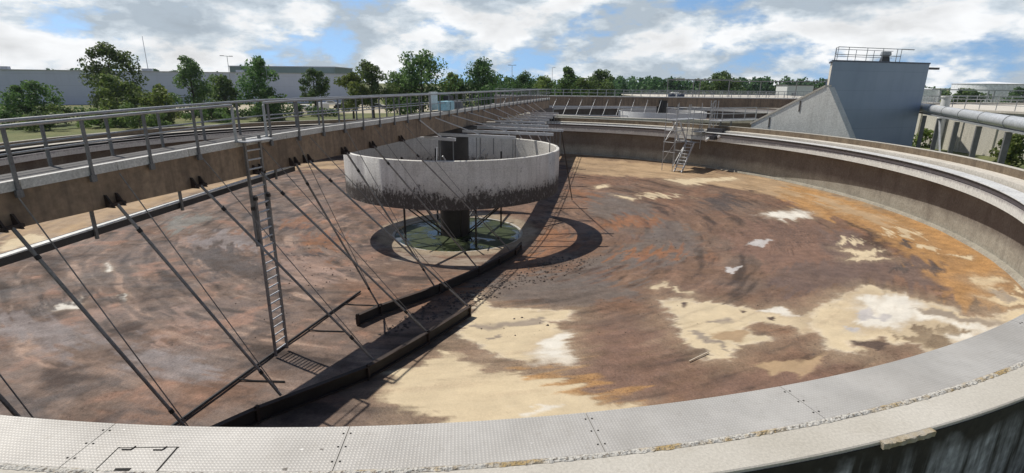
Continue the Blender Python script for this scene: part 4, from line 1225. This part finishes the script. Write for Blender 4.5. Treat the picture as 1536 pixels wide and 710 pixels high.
# ================================================================== PIPE on trestles
pp = empty('overhead_pipe', 'large silver pipe on grey trestle posts right of the tank', 'pipe', (38, 45, 1))
PL = [Vector((46, 61, 5.85)), Vector((33.5, 35, 5.72)), Vector((27.5, 22.5, 5.66))]
MB().tube(PL, .43, 20).build('barrel', M['pipe'], pp, smooth=True)
for k in range(9):
    t = k / 8 * 1.46
    p = PL[0] + (PL[1] - PL[0]) * t; q = PL[0] + (PL[1] - PL[0]) * (t + .004)
    MB().tube([p, q], .47, 20).build('joint_ring', M['galv'], pp)
MB().bar(PL[0] + Vector((0, 0, -.55)), PL[1] + Vector((0, 0, -.53)), .5, .14).bar(PL[1] + Vector((0, 0, -.53)), PL[2] + Vector((0, 0, -.53)), .5, .14).build('support_beam', M['galv'], pp)
for x, y in ((44.8, 58.5), (42.27, 53.24), (39.7, 47.9), (37.18, 42.65), (34.5, 37.1), (31.4, 30.8)):
    MB().bar((x, y, .9), (x, y, 5.05), .34, .3, up=(1, 2, 0)).build('leg', M['galv_dark'], pp)
MB().bar((41.2, 50.6, 1), (42.2, 53.1, 4.9), .12).build('brace', M['pale_steel'], pp)
sp = empty('standpipe', 'white upright pipe stub behind the silver pipe', 'pipe', (52, 64.5, 1))
MB().tube([(50.3, 63, 1), (50.3, 63, 6.9)], .45, 14).build('barrel', M['white_paint'], sp, smooth=True)
MB().tube([(50.3, 63, 6.9), (50.3, 63, 7.05)], .55, 14).build('cap', M['white_paint'], sp)

# ================================================================== RIGHT-HAND TANK, rack, storage tanks
C4 = (78.5, 60)
t4 = empty('round_tank', 'pale concrete panel tank with vertical ribs behind the silver pipe', 'tank', (*C4, 1))
MB().ring([(28, .9), (28, 5.5), (27.7, 5.5), (27.7, .9)], 0, 2 * PI, 140, C4).build('wall', M['panel'], t4, smooth=True)
MB().ring([(28.15, 5.5), (28.15, 5.72), (27.2, 5.72), (27.2, 5.5)], 0, 2 * PI, 140, C4).build('coping', M['walk'], t4, smooth=True)
for k in range(44):
    az = 2 * PI * k / 44
    p = pol(28.06, az, 0, C4); MB().box((p[0], p[1], 3.1), (.12, .16, 4.4), -az).build('rib', M['panel'], t4)
ro = MB().ring([(27.6, 6.22), (27.6, 6.28), (27.54, 6.28), (27.54, 6.22)], 0, 2 * PI, 90, C4).build('mid_rail', M['galv'], t4)
ro = MB().ring([(27.6, 6.74), (27.6, 6.8), (27.54, 6.8), (27.54, 6.74)], 0, 2 * PI, 90, C4).build('guard_rail', M['galv'], t4)
for k in range(90):
    p = pol(27.57, 2 * PI * k / 90, 0, C4); MB().bar((p[0], p[1], 5.72), (p[0], p[1], 6.8), .06).build('post', M['galv'], ro)
m = MB(); m.v = [pol(27.3, 2 * PI * i / 64, 5.45, C4) for i in range(64)]; m.f = [tuple(range(64))[::-1]]
m.build('cover', M['walk'], t4)
rk = empty('pipe_rack', 'long elevated pipe rack on thin posts in front of the white tanks', 'rack', (92, 112, 1))
m = MB(); m.bar((86, 112, 7.6), (120, 106, 7.4), .2, .2)
m.build('beam', M['galv'], rk)
MB().bar((86, 112, 6.3), (120, 106, 6.2), .2, .2).build('lower_beam', M['galv'], rk)
for t in (.05, .3, .33, .62, .9):
    x, y = 86 + 34 * t, 112 - 6 * t
    MB().bar((x, y, .9), (x, y, 7.4), .25).build('leg', M['galv'], rk)
def store(name, label, x, y, r, z1, rise):
    o = empty(name, label, 'tank', (x, y, 1))
    MB().ring([(r, .8), (r, z1), (r - .3, z1), (r - .3, .8)], 0, 2 * PI, 72, (x, y)).build('shell', M['white_tank'], o, smooth=True)
    m = MB(); m.v = [pol(r, 2 * PI * i / 72, z1 + .01, (x, y)) for i in range(72)] + [(x, y, z1 + rise)]
    m.f = [(i, (i + 1) % 72, 72) for i in range(72)]
    m.build('roof', M['white_tank'], o, smooth=True)
    MB().ring([(r + .15, z1 - .25), (r + .15, z1), (r, z1), (r, z1 - .25)], 0, 2 * PI, 72, (x, y)).build('rim', M['galv'], o)


store('storage_tank', 'large white storage tank with shallow cone roof at the right', 219, 252, 13.2, 9.8, 1.1)
store('storage_tank', 'smaller white storage tank partly behind the blue-grey building', 195, 262, 8.0, 7.2, .6)

# ================================================================== SHED, OFFICE, POLES
sh = empty('warehouse', 'long windowless grey shed behind the trees on the left', 'warehouse', (-120, 165, 1))
d1 = Vector((-57, 190, 0)); d0 = Vector((-250, 106, 0)); sd = (d1 - d0).normalized(); sb = Vector((-sd.y, sd.x, 0)) * 50
MB().hexa([tuple(d0 + Vector((0, 0, .9))), tuple(d1 + Vector((0, 0, .9))), tuple(d1 + sb + Vector((0, 0, .9))), tuple(d0 + sb + Vector((0, 0, .9)))],
          [tuple(d0 + Vector((0, 0, 10.3))), tuple(d1 + Vector((0, 0, 10.6))), tuple(d1 + sb + Vector((0, 0, 10.6))), tuple(d0 + sb + Vector((0, 0, 10.3)))]).build('wall', M['shed'], sh)
MB().bar(d0 + Vector((0, 0, 10.42)) - sb * .003, d1 + Vector((0, 0, 10.74)) - sb * .003, .5, .26).build('eaves', M['galv'], sh)
for t in (12, 34, 60, 95, 130):
    p = d1 - sd * t + sb * .12
    MB().box((p.x, p.y, 11.0), (2.6, 2.2, 1.2), .4).build('roof_unit', M['galv'], sh)
of = empty('office_block', 'green-grey flat-roofed block rising behind the long shed', 'building', (-100, 250, 1))
MB().box((-99, 248, 7.5), (45, 26, 13.2)).build('wall', M['green_shed'], of)
MB().box((-99, 248, 14.25), (45.6, 26.6, .35)).build('roof', M['galv'], of)
def pole(name, label, x, y, z1, cat, arms=(), r=.12, group=None):
    o = empty(name, label, cat, (x, y, 1), group)
    MB().tube([(x, y, 1), (x, y, z1)], r, 8, r * .5).build('mast', M['galv'], o)
    for (dx, dz, l) in arms:
        a_ = MB().bar((x, y, z1 - .1 + dz), (x + dx, y, z1 + dz), .1).build('arm', M['galv'], o)
        MB().box((x + dx, y, z1 + dz), (l, .4, .14)).build('lamp_head', M['galv_dark'], a_)
    return o


pole('lamp_pole', 'tall twin-headed lamp pole beside the office block', -72.6, 140, 14.2, 'lamp pole', ((-1.3, 0, .9), (1.0, -.1, .8)))
pole('lamp_pole', 'slim lamp pole just right of the middle tall tree', -44.6, 99, 10.6, 'lamp pole', ((-.7, 0, .6),), .1)
pole('lamp_pole', 'lamp pole standing above the trees behind the bridge cabinet', -.4, 160, 13.2, 'lamp pole', ((.8, 0, .8), (-.8, 0, .8)))
pole('radio_mast', 'thin radio mast at the far left above the shed', -126.5, 190, 22.5, 'mast', (), .16)
pole('short_mast', 'stubby pole rising left of the tall tree over the shed', -116, 170, 14.5, 'mast', (), .25)
pole('vent_pole', 'thin grey pole right of the tall tree above the shed', -86, 150, 12.6, 'mast', (), .16)
pole('lamp_pole', 'faint distant lamp pole over the middle wood', 17, 240, 15.0, 'lamp pole', ((.9, 0, .8),), .14)

# ================================================================== TREES
def tree(name, label, x, y, zt, w, seed, mat='leaf', zb=None, n=2600, leaf=.42, group=None, shape='round', z0=1.0, trunk=True, cat='tree'):
    rg = random.Random(seed)
    o = empty(name, label, cat, (x, y, z0), group)
    H = zt - z0
    zb = z0 + H * .22 if zb is None else zb
    ch = zt - zb
    # clump centres inside the crown envelope
    cl = []
    nc = 26 if cat == 'tree' else 14
    for i in range(nc):
        f = (i + rg.random()) / nc
        if shape == 'cone': env = (1 - f) ** .75 * .95 + .08
        elif shape == 'tall': env = math.sin(PI * min(1, f * .85 + .15)) ** .6
        else: env = math.sin(PI * min(.97, f * .8 + .2)) ** .55
        a = rg.uniform(0, 2 * PI); q = rg.uniform(.2, 1.0) * env * w * .56
        cr = (.13 + .10 * rg.random()) * (ch * .5 + w * .55) * (1.0 if f < .85 else .75)
        cl.append(Vector((x + q * math.cos(a), y + q * math.sin(a) , zb + f * ch * .96)))
        cl[-1] = (cl[-1], cr)
    if trunk:
        m = MB().tube([(x, y, z0 - .1), (x + .05, y, z0 + H * .3), (x, y, z0 + H * .75)], .028 * H, 8, .008 * H)
        to = m.build('trunk', M['bark'], o)
        l = MB()
        for c, cr in cl[:16]:
            zz = min(c.z - .1, z0 + H * .2 + (c.z - z0) * .35)
            l.tube([(x, y, zz), tuple(Vector((x, y, zz)).lerp(c, .55) + Vector((0, 0, .15))), tuple(c)], .009 * H, 5, .003 * H)
        l.build('limbs', M['bark'], to)
    V, F = [], []
    per = int(n * 1.6) // nc
    leaf *= 1.25
    for c, cr in cl:
        for k in range(per):
            d = Vector((rg.gauss(0, 1), rg.gauss(0, 1), rg.gauss(0, 1))).normalized()
            rr = cr * rg.random() ** .38
            p = c + Vector((d.x * rr, d.y * rr, d.z * rr * .8))
            nrm = (d + Vector((rg.gauss(0, .7), rg.gauss(0, .7), rg.gauss(.25, .7)))).normalized()
            a = nrm.orthogonal().normalized(); a.rotate(Matrix.Rotation(rg.uniform(0, 6.28), 3, nrm)); b = nrm.cross(a)
            s = leaf * rg.uniform(.55, 1.2)
            i0 = len(V)
            V += [tuple(p - a * s * .5), tuple(p - b * s * .3 + a * s * .05), tuple(p + a * s * .5), tuple(p + b * s * .3 + a * s * .05)]
            F.append((i0, i0 + 1, i0 + 2, i0 + 3))
    m = MB(); m.v, m.f = V, F
    m.build('crown' if cat == 'tree' else 'foliage', M[mat], o, fix=False)
    return o


G1 = 'trees between the tanks and the shed'
tree('tree', 'dull green bushy tree at the far left before the shed', -75, 85, 7.7, 7.6, 1, 'leaf', 1.6, 2600, .4, G1)
tree('tree', 'tallest dark tree on the left rising above the shed roof', -71.5, 97, 14.2, 8.6, 2, 'leaf', 3.2, 3400, .45, G1, 'tall')
tree('tree', 'yellow-green spreading tree in front of the tallest dark tree', -64.6, 88, 8.6, 7.5, 3, 'leaf_lt', 1.4, 2800, .42, G1)
tree('tree', 'yellow-green low bush tree right of the spreading tree', -58.5, 88, 7.2, 6.5, 4, 'leaf_lt', 1.3, 2400, .42, G1)
tree('tree', 'dark rounded tree standing alone before the middle of the shed', -68, 115, 12.7, 8.6, 5, 'leaf', 3.6, 3000, .45, G1)
tree('tree', 'small dark conical tree left of the lamp pole', -56, 105, 9.0, 7.0, 6, 'leaf', 2.0, 2400, .42, G1, 'cone')
tree('tree', 'slender dark tree with lamp pole beside it', -46.6, 100, 12.3, 6.6, 7, 'leaf', 2.2, 3000, .42, G1, 'tall')
tree('tree', 'bushy low growth at the foot of the slender tree', -44.2, 98, 6.8, 7.0, 8, 'leaf', 1.2, 2000, .4, G1)
tree('tree', 'small tree with bare gap below behind the parked white cars', -44, 120, 10.8, 6.2, 9, 'leaf', 4.2, 2200, .42, G1)
tree('tree', 'pale green tree right of the shed end', -31.5, 106, 9.6, 6.6, 10, 'leaf_lt', 3.0, 2400, .42, G1)
tree('tree', 'dark domed tree at the right end of the shed', -28.6, 110, 12.0, 8.4, 11, 'leaf', 4.2, 3000, .45, G1)
tree('tree', 'widest tree of the row, tall with a ragged top', -19.5, 116, 13.9, 13.5, 12, 'leaf', 2.6, 4600, .5, G1)
tree('tree', 'mid green tree filling the gap left of the widest tree', -24.8, 118, 10.0, 6.4, 20, 'leaf_lt', 2.6, 2200, .45, G1)
tree('tree', 'broad dark tree right of the widest tree', -6.8, 121, 12.9, 11.5, 13, 'leaf', 2.4, 4000, .5, G1)
tree('tree', 'lighter small tree between the two broad trees', -13, 120, 10.2, 6.0, 14, 'leaf_lt', 2.4, 2200, .45, G1)
tree('tree', 'low rounded tree right of the broad dark tree', 2.6, 140, 10.4, 10, 15, 'leaf', 2, 2600, .5, G1)
tree('tree', 'pointed dark tree above the far end of the bridge', 12.8, 130, 12.0, 7.0, 16, 'leaf', 2, 2800, .5, G1, 'cone')
tree('tree', 'pale tree left of the pointed dark tree', 7.6, 146, 9.8, 9, 17, 'leaf_lt', 2, 2400, .5, G1)
tree('tree', 'twin-topped tree right of the pointed dark tree', 24.2, 150, 11.8, 9, 18, 'leaf', 2, 2800, .5, G1)
tree('tree', 'bright low tree between pointed and twin-topped trees', 18.4, 146, 9.4, 8, 19, 'leaf_lt', 2, 2400, .5, G1)
tree('tree', 'dark rounded tree far right before the storage tank', 183, 220, 7.2, 13, 31, 'leaf', 2, 2200, .8)
tree('tree', 'dark tree at the right edge beside the storage tank', 208, 222, 7.6, 16, 32, 'leaf', 2, 2200, .8)
tree('tree', 'large dark tree far behind the gantry', 72, 190, 12.0, 15, 33, 'leaf', 2, 3000, .7)
tree('bush', 'pale leafy bush between two trestle posts at the right edge', 43.0, 45.5, 4.2, 3.4, 41, 'leaf_lt', 1.0, 900, .3, None, 'round', 1.0, True, 'bush')
tree('bush', 'taller leafy bush behind the rightmost trestle post', 48.2, 47.5, 4.9, 3.4, 42, 'leaf_lt', 1.0, 900, .3, None, 'round', 1.0, True, 'bush')
tree('bush', 'yellowish low bush beside the blue-grey building corner', 50.5, 65, 3.0, 5.0, 43, 'leaf_lt', 1.0, 900, .3, None, 'round', 1.0, True, 'bush')
G2 = 'scrub beyond the near left rim'
tree('bush', 'dark low scrub in front of the leftmost bushy tree', -68, 78, 4.2, 8, 51, 'leaf', 1.0, 1300, .36, G2, 'round', 1.0, True, 'bush')
tree('bush', 'dark wide scrub below the spreading yellow-green tree', -56, 80, 4.4, 9, 52, 'leaf', 1.0, 1500, .36, G2, 'round', 1.0, True, 'bush')
tree('bush', 'yellowish scrub between the leftmost bushy tree and the spreading tree', -63, 82, 3.6, 7, 53, 'leaf_lt', 1.0, 1200, .36, G2, 'round', 1.0, True, 'bush')
tree('bush', 'low dark scrub left of the small conical tree', -54, 96, 4.0, 8, 54, 'leaf', 1.0, 1300, .38, G2, 'round', 1.0, True, 'bush')
tree('bush', 'lowest scrub clump, left of the leftmost bushy tree by the tank rim', -76, 78, 3.4, 6, 55, 'leaf', 1.0, 1100, .36, G2, 'round', 1.0, True, 'bush')
# hedge along the near edge of the car park
rg = random.Random(77)
hd = empty('hedge', 'long uneven hedge between the scrub and the long shed', 'hedge', (-70, 96, 1))
V, F = [], []
for k in range(210):
    t = k / 209
    hx, hy = -112 + 74 * t + rg.uniform(-1.2, 1.2), 92 + 22 * t + rg.uniform(-1.2, 1.2)
    hh = 1.6 + 1.5 * (.5 + .5 * math.sin(t * 23)) * rg.uniform(.6, 1.2)
    for q in range(46):
        d = Vector((rg.gauss(0, 1), rg.gauss(0, 1), rg.gauss(0, 1))).normalized()
        p = Vector((hx, hy, 1 + hh * .5)) + Vector((d.x * .95, d.y * .95, d.z * hh * .5)) * rg.random() ** .35
        nrm = (d + Vector((rg.gauss(0, .6), rg.gauss(0, .6), rg.gauss(.2, .6)))).normalized()
        a = nrm.orthogonal().normalized(); a.rotate(Matrix.Rotation(rg.uniform(0, 6.28), 3, nrm)); b = nrm.cross(a)
        ss = .5 * rg.uniform(.6, 1.2); i0 = len(V)
        V += [tuple(p - a * ss * .5), tuple(p - b * ss * .33), tuple(p + a * ss * .5), tuple(p + b * ss * .33)]; F.append((i0, i0 + 1, i0 + 2, i0 + 3))
m = MB(); m.v, m.f = V, F
m.build('foliage', M['leaf'], hd, fix=False)
# distant wood
rg = random.Random(99)
V, F = [], []
def wood(x0, y0, x1, y1, n, h0, h1, s):
    for k in range(n):
        t = rg.random(); cx = x0 + (x1 - x0) * t; cy = y0 + (y1 - y0) * t + rg.uniform(-8, 8)
        h = h0 + (h1 - h0) * rg.random() ** 1.3; cr = rg.uniform(2.2, 4.2)
        for j in range(3 + int(h / 3)):
            f = j / (2 + int(h / 3)); c = Vector((cx + rg.uniform(-2, 2), cy + rg.uniform(-2, 2), 1 + h * (.12 + .78 * f))); q = cr * (1.0 - .45 * f)
            for i in range(22):
                d = Vector((rg.gauss(0, 1), rg.gauss(0, 1), rg.gauss(0, 1))).normalized()
                p = c + d * q * rg.random() ** .4
                nrm = (d + Vector((rg.gauss(0, .6), rg.gauss(0, .6), rg.gauss(.2, .6)))).normalized()
                a = nrm.orthogonal().normalized(); b = nrm.cross(a); ss = s * rg.uniform(.6, 1.2); i0 = len(V)
                V.extend([tuple(p - a * ss * .5), tuple(p - b * ss * .35), tuple(p + a * ss * .5), tuple(p + b * ss * .35)]); F.append((i0, i0 + 1, i0 + 2, i0 + 3))


wood(-12, 210, 60, 230, 110, 6, 10.0, 1.4)
wood(40, 290, 190, 300, 190, 7, 11.5, 1.8)
wood(150, 310, 420, 330, 130, 4, 7.0, 2.0)
wood(-240, 250, -110, 260, 50, 9, 12.5, 1.8)
m = MB(); m.v, m.f = V, F
tag(m.build('woodland', M['leaf_far'], None, fix=False), 'far belt of woodland along the horizon', 'woodland', kind='stuff')

# ================================================================== CARS
def car(label, x, y, rz, paint, van=False):
    o = empty('parked_car' if not van else 'parked_van', label, 'car' if not van else 'van', (0, 0, 0), 'vehicles parked in front of the shed')
    L, Wd_ = 4.3, 1.75
    prof = [(-2.15, .35), (-2.15, .85), (-1.95, .95), (-1.55, 1.38), (.25, 1.46), (1.05, .98), (2.0, .84), (2.15, .6), (2.15, .35)] if not van else \
           [(-2.3, .35), (-2.3, 1.75), (-2.1, 1.95), (.9, 1.95), (1.6, 1.15), (2.25, .95), (2.35, .6), (2.35, .35)]
    n = len(prof); m = MB()
    m.add([(px, -Wd_ / 2, pz) for px, pz in prof] + [(px, Wd_ / 2, pz) for px, pz in prof], [tuple(range(n))[::-1], tuple(range(n, 2 * n))] + [(i, (i + 1) % n, n + (i + 1) % n, n + i) for i in range(n)])
    b_ = m.build('body', M[paint], None)
    b_.parent = o
    for s in (-1, 1):
        g_ = MB()
        pts = [(-1.45, .98), (-1.3, 1.32), (.15, 1.38), (.8, .99)] if not van else [(.0, 1.2), (.0, 1.8), (.8, 1.8), (1.35, 1.2)]
        k = len(pts); y0, y1 = s * (Wd_ / 2 - .02), s * (Wd_ / 2 + .012)
        g_.add([(a, y0, z) for a, z in pts] + [(a, y1, z) for a, z in pts], [tuple(range(k)), tuple(range(k, 2 * k))] + [(i, (i + 1) % k, k + (i + 1) % k, k + i) for i in range(k)])
        w_ = g_.build('side_window', M['glass'], None); w_.parent = o
    for px in (-1.3, 1.35):
        for s in (-1, 1):
            t_ = MB().tube([(px, s * .7, .33), (px, s * .9, .33)], .33, 14).build('wheel', M['tyre'], None); t_.parent = o
            h_ = MB().tube([(px, s * .9, .33), (px, s * .91, .33)], .19, 10).build('hub', M['galv'], None); h_.parent = t_
    ws = MB()
    a = [(.3, 1.44), (1.0, 1.0)] if not van else [(.95, 1.9), (1.57, 1.18)]
    ws.add([(a[0][0], -.7, a[0][1] + .01), (a[0][0], .7, a[0][1] + .01), (a[1][0], .75, a[1][1] + .02), (a[1][0], -.75, a[1][1] + .02)], [(0, 1, 2, 3)])
    s_ = ws.build('windscreen', M['glass'], None); s_.parent = o
    lp = MB()
    for s in (-.6, .6): lp.box((2.12 if not van else 2.32, s, .72), (.1, .32, .14))
    l_ = lp.build('headlights', M['white_paint'], None); l_.parent = o
    o.location = (x, y, 1.01); o.rotation_euler = (0, 0, rz)


car('white parked car, leftmost of the row', -53.5, 137.2, 2.9, 'car_white')
car('white parked van with dark side window', -49.6, 139.0, 2.5, 'car_white', True)
car('black parked car right of the white van', -45.4, 143, .3, 'car_black')
car('white car parked behind, near the shed wall', -56, 167, .2, 'car_white')
car('silver car parked behind the black car', -50.0, 163, .4, 'car_silver')
car('dark car parked under the domed tree', -37.5, 150, .2, 'car_black')
car('pale silver car near the domed tree trunk', -33.5, 156, .2, 'car_silver')
car('white car parked furthest right under the wide tree', -28.5, 150, .3, 'car_white')

# ================================================================== DEBRIS
rg = random.Random(3)
V, F = [], []
def clods(poly, n, s0, s1):
    xs = [p[0] for p in poly]; ys = [p[1] for p in poly]
    P = np.array(poly); k = 0
    while k < n:
        px, py = rg.uniform(min(xs), max(xs)), rg.uniform(min(ys), max(ys))
        if poly_sd(np.array([px]), np.array([py]), P)[0] < 0: continue
        k += 1
        s = s0 + (s1 - s0) * rg.random() ** 2.5; z = fz(px, py); i0 = len(V); c = rg.uniform(0, 6.28)
        for q in range(5):
            a = c + q * 1.256 + rg.uniform(-.3, .3); V.append((px + s * rg.uniform(.7, 1.2) * math.cos(a), py + s * rg.uniform(.6, 1.1) * math.sin(a), z - .02))
        for q in range(4):
            a = c + q * 1.57 + rg.uniform(-.3, .3); V.append((px + s * .55 * rg.uniform(.5, 1.1) * math.cos(a), py + s * .55 * math.sin(a), z + s * rg.uniform(.35, .65)))
        F.extend([(i0, i0 + 1, i0 + 6, i0 + 5), (i0 + 1, i0 + 2, i0 + 7, i0 + 6), (i0 + 2, i0 + 3, i0 + 7), (i0 + 3, i0 + 4, i0 + 8, i0 + 7), (i0 + 4, i0, i0 + 5, i0 + 8), (i0 + 5, i0 + 6, i0 + 7, i0 + 8)])


def pxp(*a): return list(a)


clods([(-3.3, 20.5), (-1.2, 20.8), (.2, 23.5), (3.5, 25.5), (5.5, 29), (2.5, 29.2), (-.6, 26.0), (-1.8, 24.2)], 520, .03, .11)
clods([(-5.0, 17.2), (-1.8, 20.4), (-1.2, 22.4), (-2.4, 23.0), (-4.0, 20.6)], 260, .03, .12)
clods([(4, 24), (10, 27), (12, 36), (6, 38), (5.8, 30)], 150, .02, .06)
clods([(3, 17), (8, 18), (10, 23), (4, 22)], 60, .02, .05)
clods([(-14, 24), (-8, 22), (-8, 30), (-14, 32)], 160, .02, .07)
clods([(-12, 16), (-6, 15), (-7, 22), (-12, 23)], 60, .015, .05)
clods([(-1.5, 17.2), (1.2, 17.5), (1.6, 19.4), (-.8, 19.4)], 30, .02, .09)
clods([(5, 16), (16, 20), (20, 34), (10, 52), (8, 40), (9, 26)], 110, .015, .05)
m = MB(); m.v, m.f = V, F
tag(m.build('debris', M['mud'], None), 'clods of dried sludge scattered over the tank floor', 'debris', kind='stuff')
o = MB().bar((5.75, 15.1, fz(5.75, 15.1) + .05), (6.6, 15.75, fz(6.6, 15.75) + .05), .035, .025).build('wooden_lath', M['timber']); tag(o, 'thin pale lath lying just inside the near tread plates', 'lath')

# ================================================================== HAZE
HAZE = .00012
if HAZE:
    hm_ = bpy.data.materials.new('thin_haze'); hm_.use_nodes = True
    ht_ = hm_.node_tree
    for n_ in list(ht_.nodes):
        if n_.type == 'BSDF_PRINCIPLED': ht_.nodes.remove(n_)
    pv = ht_.nodes.new('ShaderNodeVolumePrincipled')
    pv.inputs['Color'].default_value = (.82, .91, 1.0, 1); pv.inputs['Density'].default_value = HAZE
    pv.inputs['Anisotropy'].default_value = .35
    ht_.links.new(pv.outputs[0], ht_.nodes['Material Output'].inputs['Volume'])
    o = MB().box((40, 180, 10.0), (900, 520, 28.0)).build('haze', hm_)
    tag(o, 'thin pale haze over the whole works', None, kind='stuff')

# ================================================================== LIGHT, SKY, CAMERA
SAZ, SEL = rad(-57), math.atan(1 / .615)
w = bpy.data.worlds.new('World'); scene.world = w; w.use_nodes = True
nt = w.node_tree; nd = nt.nodes; lk = nt.links.new
for n_ in list(nd): nd.remove(n_)
out = nd.new('ShaderNodeOutputWorld'); bg = nd.new('ShaderNodeBackground')
sky = nd.new('ShaderNodeTexSky'); sky.sky_type = 'NISHITA'; sky.sun_disc = False
sky.sun_elevation = SEL; sky.sun_rotation = SAZ; sky.air_density = 1.0; sky.dust_density = .6; sky.ozone_density = 1.5
tc = nd.new('ShaderNodeTexCoord')
sx = nd.new('ShaderNodeSeparateXYZ'); lk(tc.outputs['Generated'], sx.inputs[0])
def mth(op, a, b=0.0):
    x = nd.new('ShaderNodeMath'); x.operation = op
    for i, v in enumerate((a, b)):
        if isinstance(v, (int, float)): x.inputs[i].default_value = v
        else: lk(v, x.inputs[i])
    return x.outputs[0]


cv = nd.new('ShaderNodeCombineXYZ')
zp = mth('MAXIMUM', sx.outputs['Z'], 0.0)
lk(sx.outputs['X'], cv.inputs[0]); lk(sx.outputs['Y'], cv.inputs[1]); lk(mth('MULTIPLY', zp, 2.3), cv.inputs[2])
sv = nd.new('ShaderNodeCombineXYZ'); lk(sx.outputs['X'], sv.inputs[0]); lk(sx.outputs['Y'], sv.inputs[1]); lk(mth('ADD', zp, .24), sv.inputs[2])
nv = nd.new('ShaderNodeVectorMath'); nv.operation = 'NORMALIZE'; lk(sv.outputs[0], nv.inputs[0])
lk(nv.outputs[0], sky.inputs['Vector'])
sg = nd.new('ShaderNodeMix'); sg.data_type = 'RGBA'; sg.blend_type = 'MULTIPLY'; sg.inputs[0].default_value = 1
lk(sky.outputs[0], sg.inputs[6]); 
fall = nd.new('ShaderNodeValToRGB'); lk(zp, fall.inputs[0])      # deep blue overhead, pale bright air low down
fe_ = fall.color_ramp.elements
fe_[0].position = .13; fe_[0].color = (1.9, 2.1, 2.1, 1); fe_[1].position = .5; fe_[1].color = (.75, .77, .8, 1)
lk(fall.outputs[0], sg.inputs[7])
def nz(scale, detail, rough, off=(0, 0, 0)):
    mp = nd.new('ShaderNodeMapping'); mp.inputs['Location'].default_value = off; lk(cv.outputs[0], mp.inputs['Vector'])
    x = nd.new('ShaderNodeTexNoise'); x.inputs['Scale'].default_value = scale; x.inputs['Detail'].default_value = detail; x.inputs['Roughness'].default_value = rough
    lk(mp.outputs[0], x.inputs['Vector']); return x.outputs['Fac']


def rmp(f, st):
    x = nd.new('ShaderNodeValToRGB'); e = x.color_ramp.elements
    while len(e) < len(st): e.new(.5)
    for i, (p, c) in enumerate(st): e[i].position = p; e[i].color = (*c, 1) if isinstance(c, tuple) else (c, c, c, 1)
    lk(f, x.inputs[0]); return x.outputs[0]


den = nz(6.2, 9, .57, (1.3, .4, 0))
den2 = nz(6.2, 9, .57, (1.3 + .04, .4 - .025, -.09))        # the same clouds a little towards the sun: lit edges against grey bellies
high = mth('MULTIPLY', mth('MAXIMUM', mth('SUBTRACT', zp, .16), 0.0), -.75)                          # fewer clouds overhead
cover_ = rmp(mth('ADD', den, high), [(.375, 0.0), (.465, 1.0)])
lit = mth('ADD', mth('MULTIPLY', mth('SUBTRACT', den, den2), 3.6), .5)
thick = rmp(den, [(.50, 1.0), (.74, .66)])
cc = rmp(lit, [(.2, (6.2, 7.2, 8.2)), (.5, (9.0, 10.0, 10.9)), (.8, (13.4, 13.6, 13.8))])
mx = nd.new('ShaderNodeMix'); mx.data_type = 'RGBA'; mx.blend_type = 'MULTIPLY'; mx.inputs[0].default_value = 1
lk(cc, mx.inputs[6]); lk(thick, mx.inputs[7])
mm = nd.new('ShaderNodeMix'); mm.data_type = 'RGBA'
lk(cover_, mm.inputs[0]); lk(sg.outputs[2], mm.inputs[6]); lk(mx.outputs[2], mm.inputs[7])
lk(mm.outputs[2], bg.inputs['Color']); bg.inputs['Strength'].default_value = .085
lk(bg.outputs[0], out.inputs['Surface'])

sl = bpy.data.lights.new('sun', 'SUN'); sl.energy = 5.0; sl.angle = rad(.53); sl.color = (1.0, .95, .87)
so = bpy.data.objects.new('sun', sl); LINK(so)
so.rotation_euler = Vector((math.sin(SAZ) * math.cos(SEL), math.cos(SAZ) * math.cos(SEL), math.sin(SEL))).to_track_quat('Z', 'Y').to_euler()
so.location = (-40, 60, 60)

cam = bpy.data.cameras.new('camera'); co = bpy.data.objects.new('camera', cam); LINK(co)
cam.sensor_fit = 'HORIZONTAL'; cam.sensor_width = 36; cam.lens = 785.8 / 1536 * 36
cam.clip_start = .1; cam.clip_end = 12000
pit_, rol = .2837, .0087
c_, s_ = math.cos(pit_), math.sin(pit_); cr_, sr_ = math.cos(rol), math.sin(rol)
right = Vector((cr_, sr_ * s_, sr_ * c_)); down = Vector((sr_, -cr_ * s_, -cr_ * c_)); fwd = Vector((0, c_, -s_))
R_ = Matrix((right, -down, -fwd)).transposed().to_4x4()
R_.translation = (0, 0, CAMZ)
co.matrix_world = R_
scene.camera = co
scene.view_settings.view_transform = 'Standard'; scene.view_settings.look = 'None'
scene.view_settings.exposure = -.2; scene.view_settings.gamma = 1; scene.view_settings.use_curve_mapping = False
scene.cycles.max_bounces = 6; scene.cycles.diffuse_bounces = 3; scene.cycles.glossy_bounces = 3; scene.cycles.transmission_bounces = 3
scene.cycles.use_denoising = True
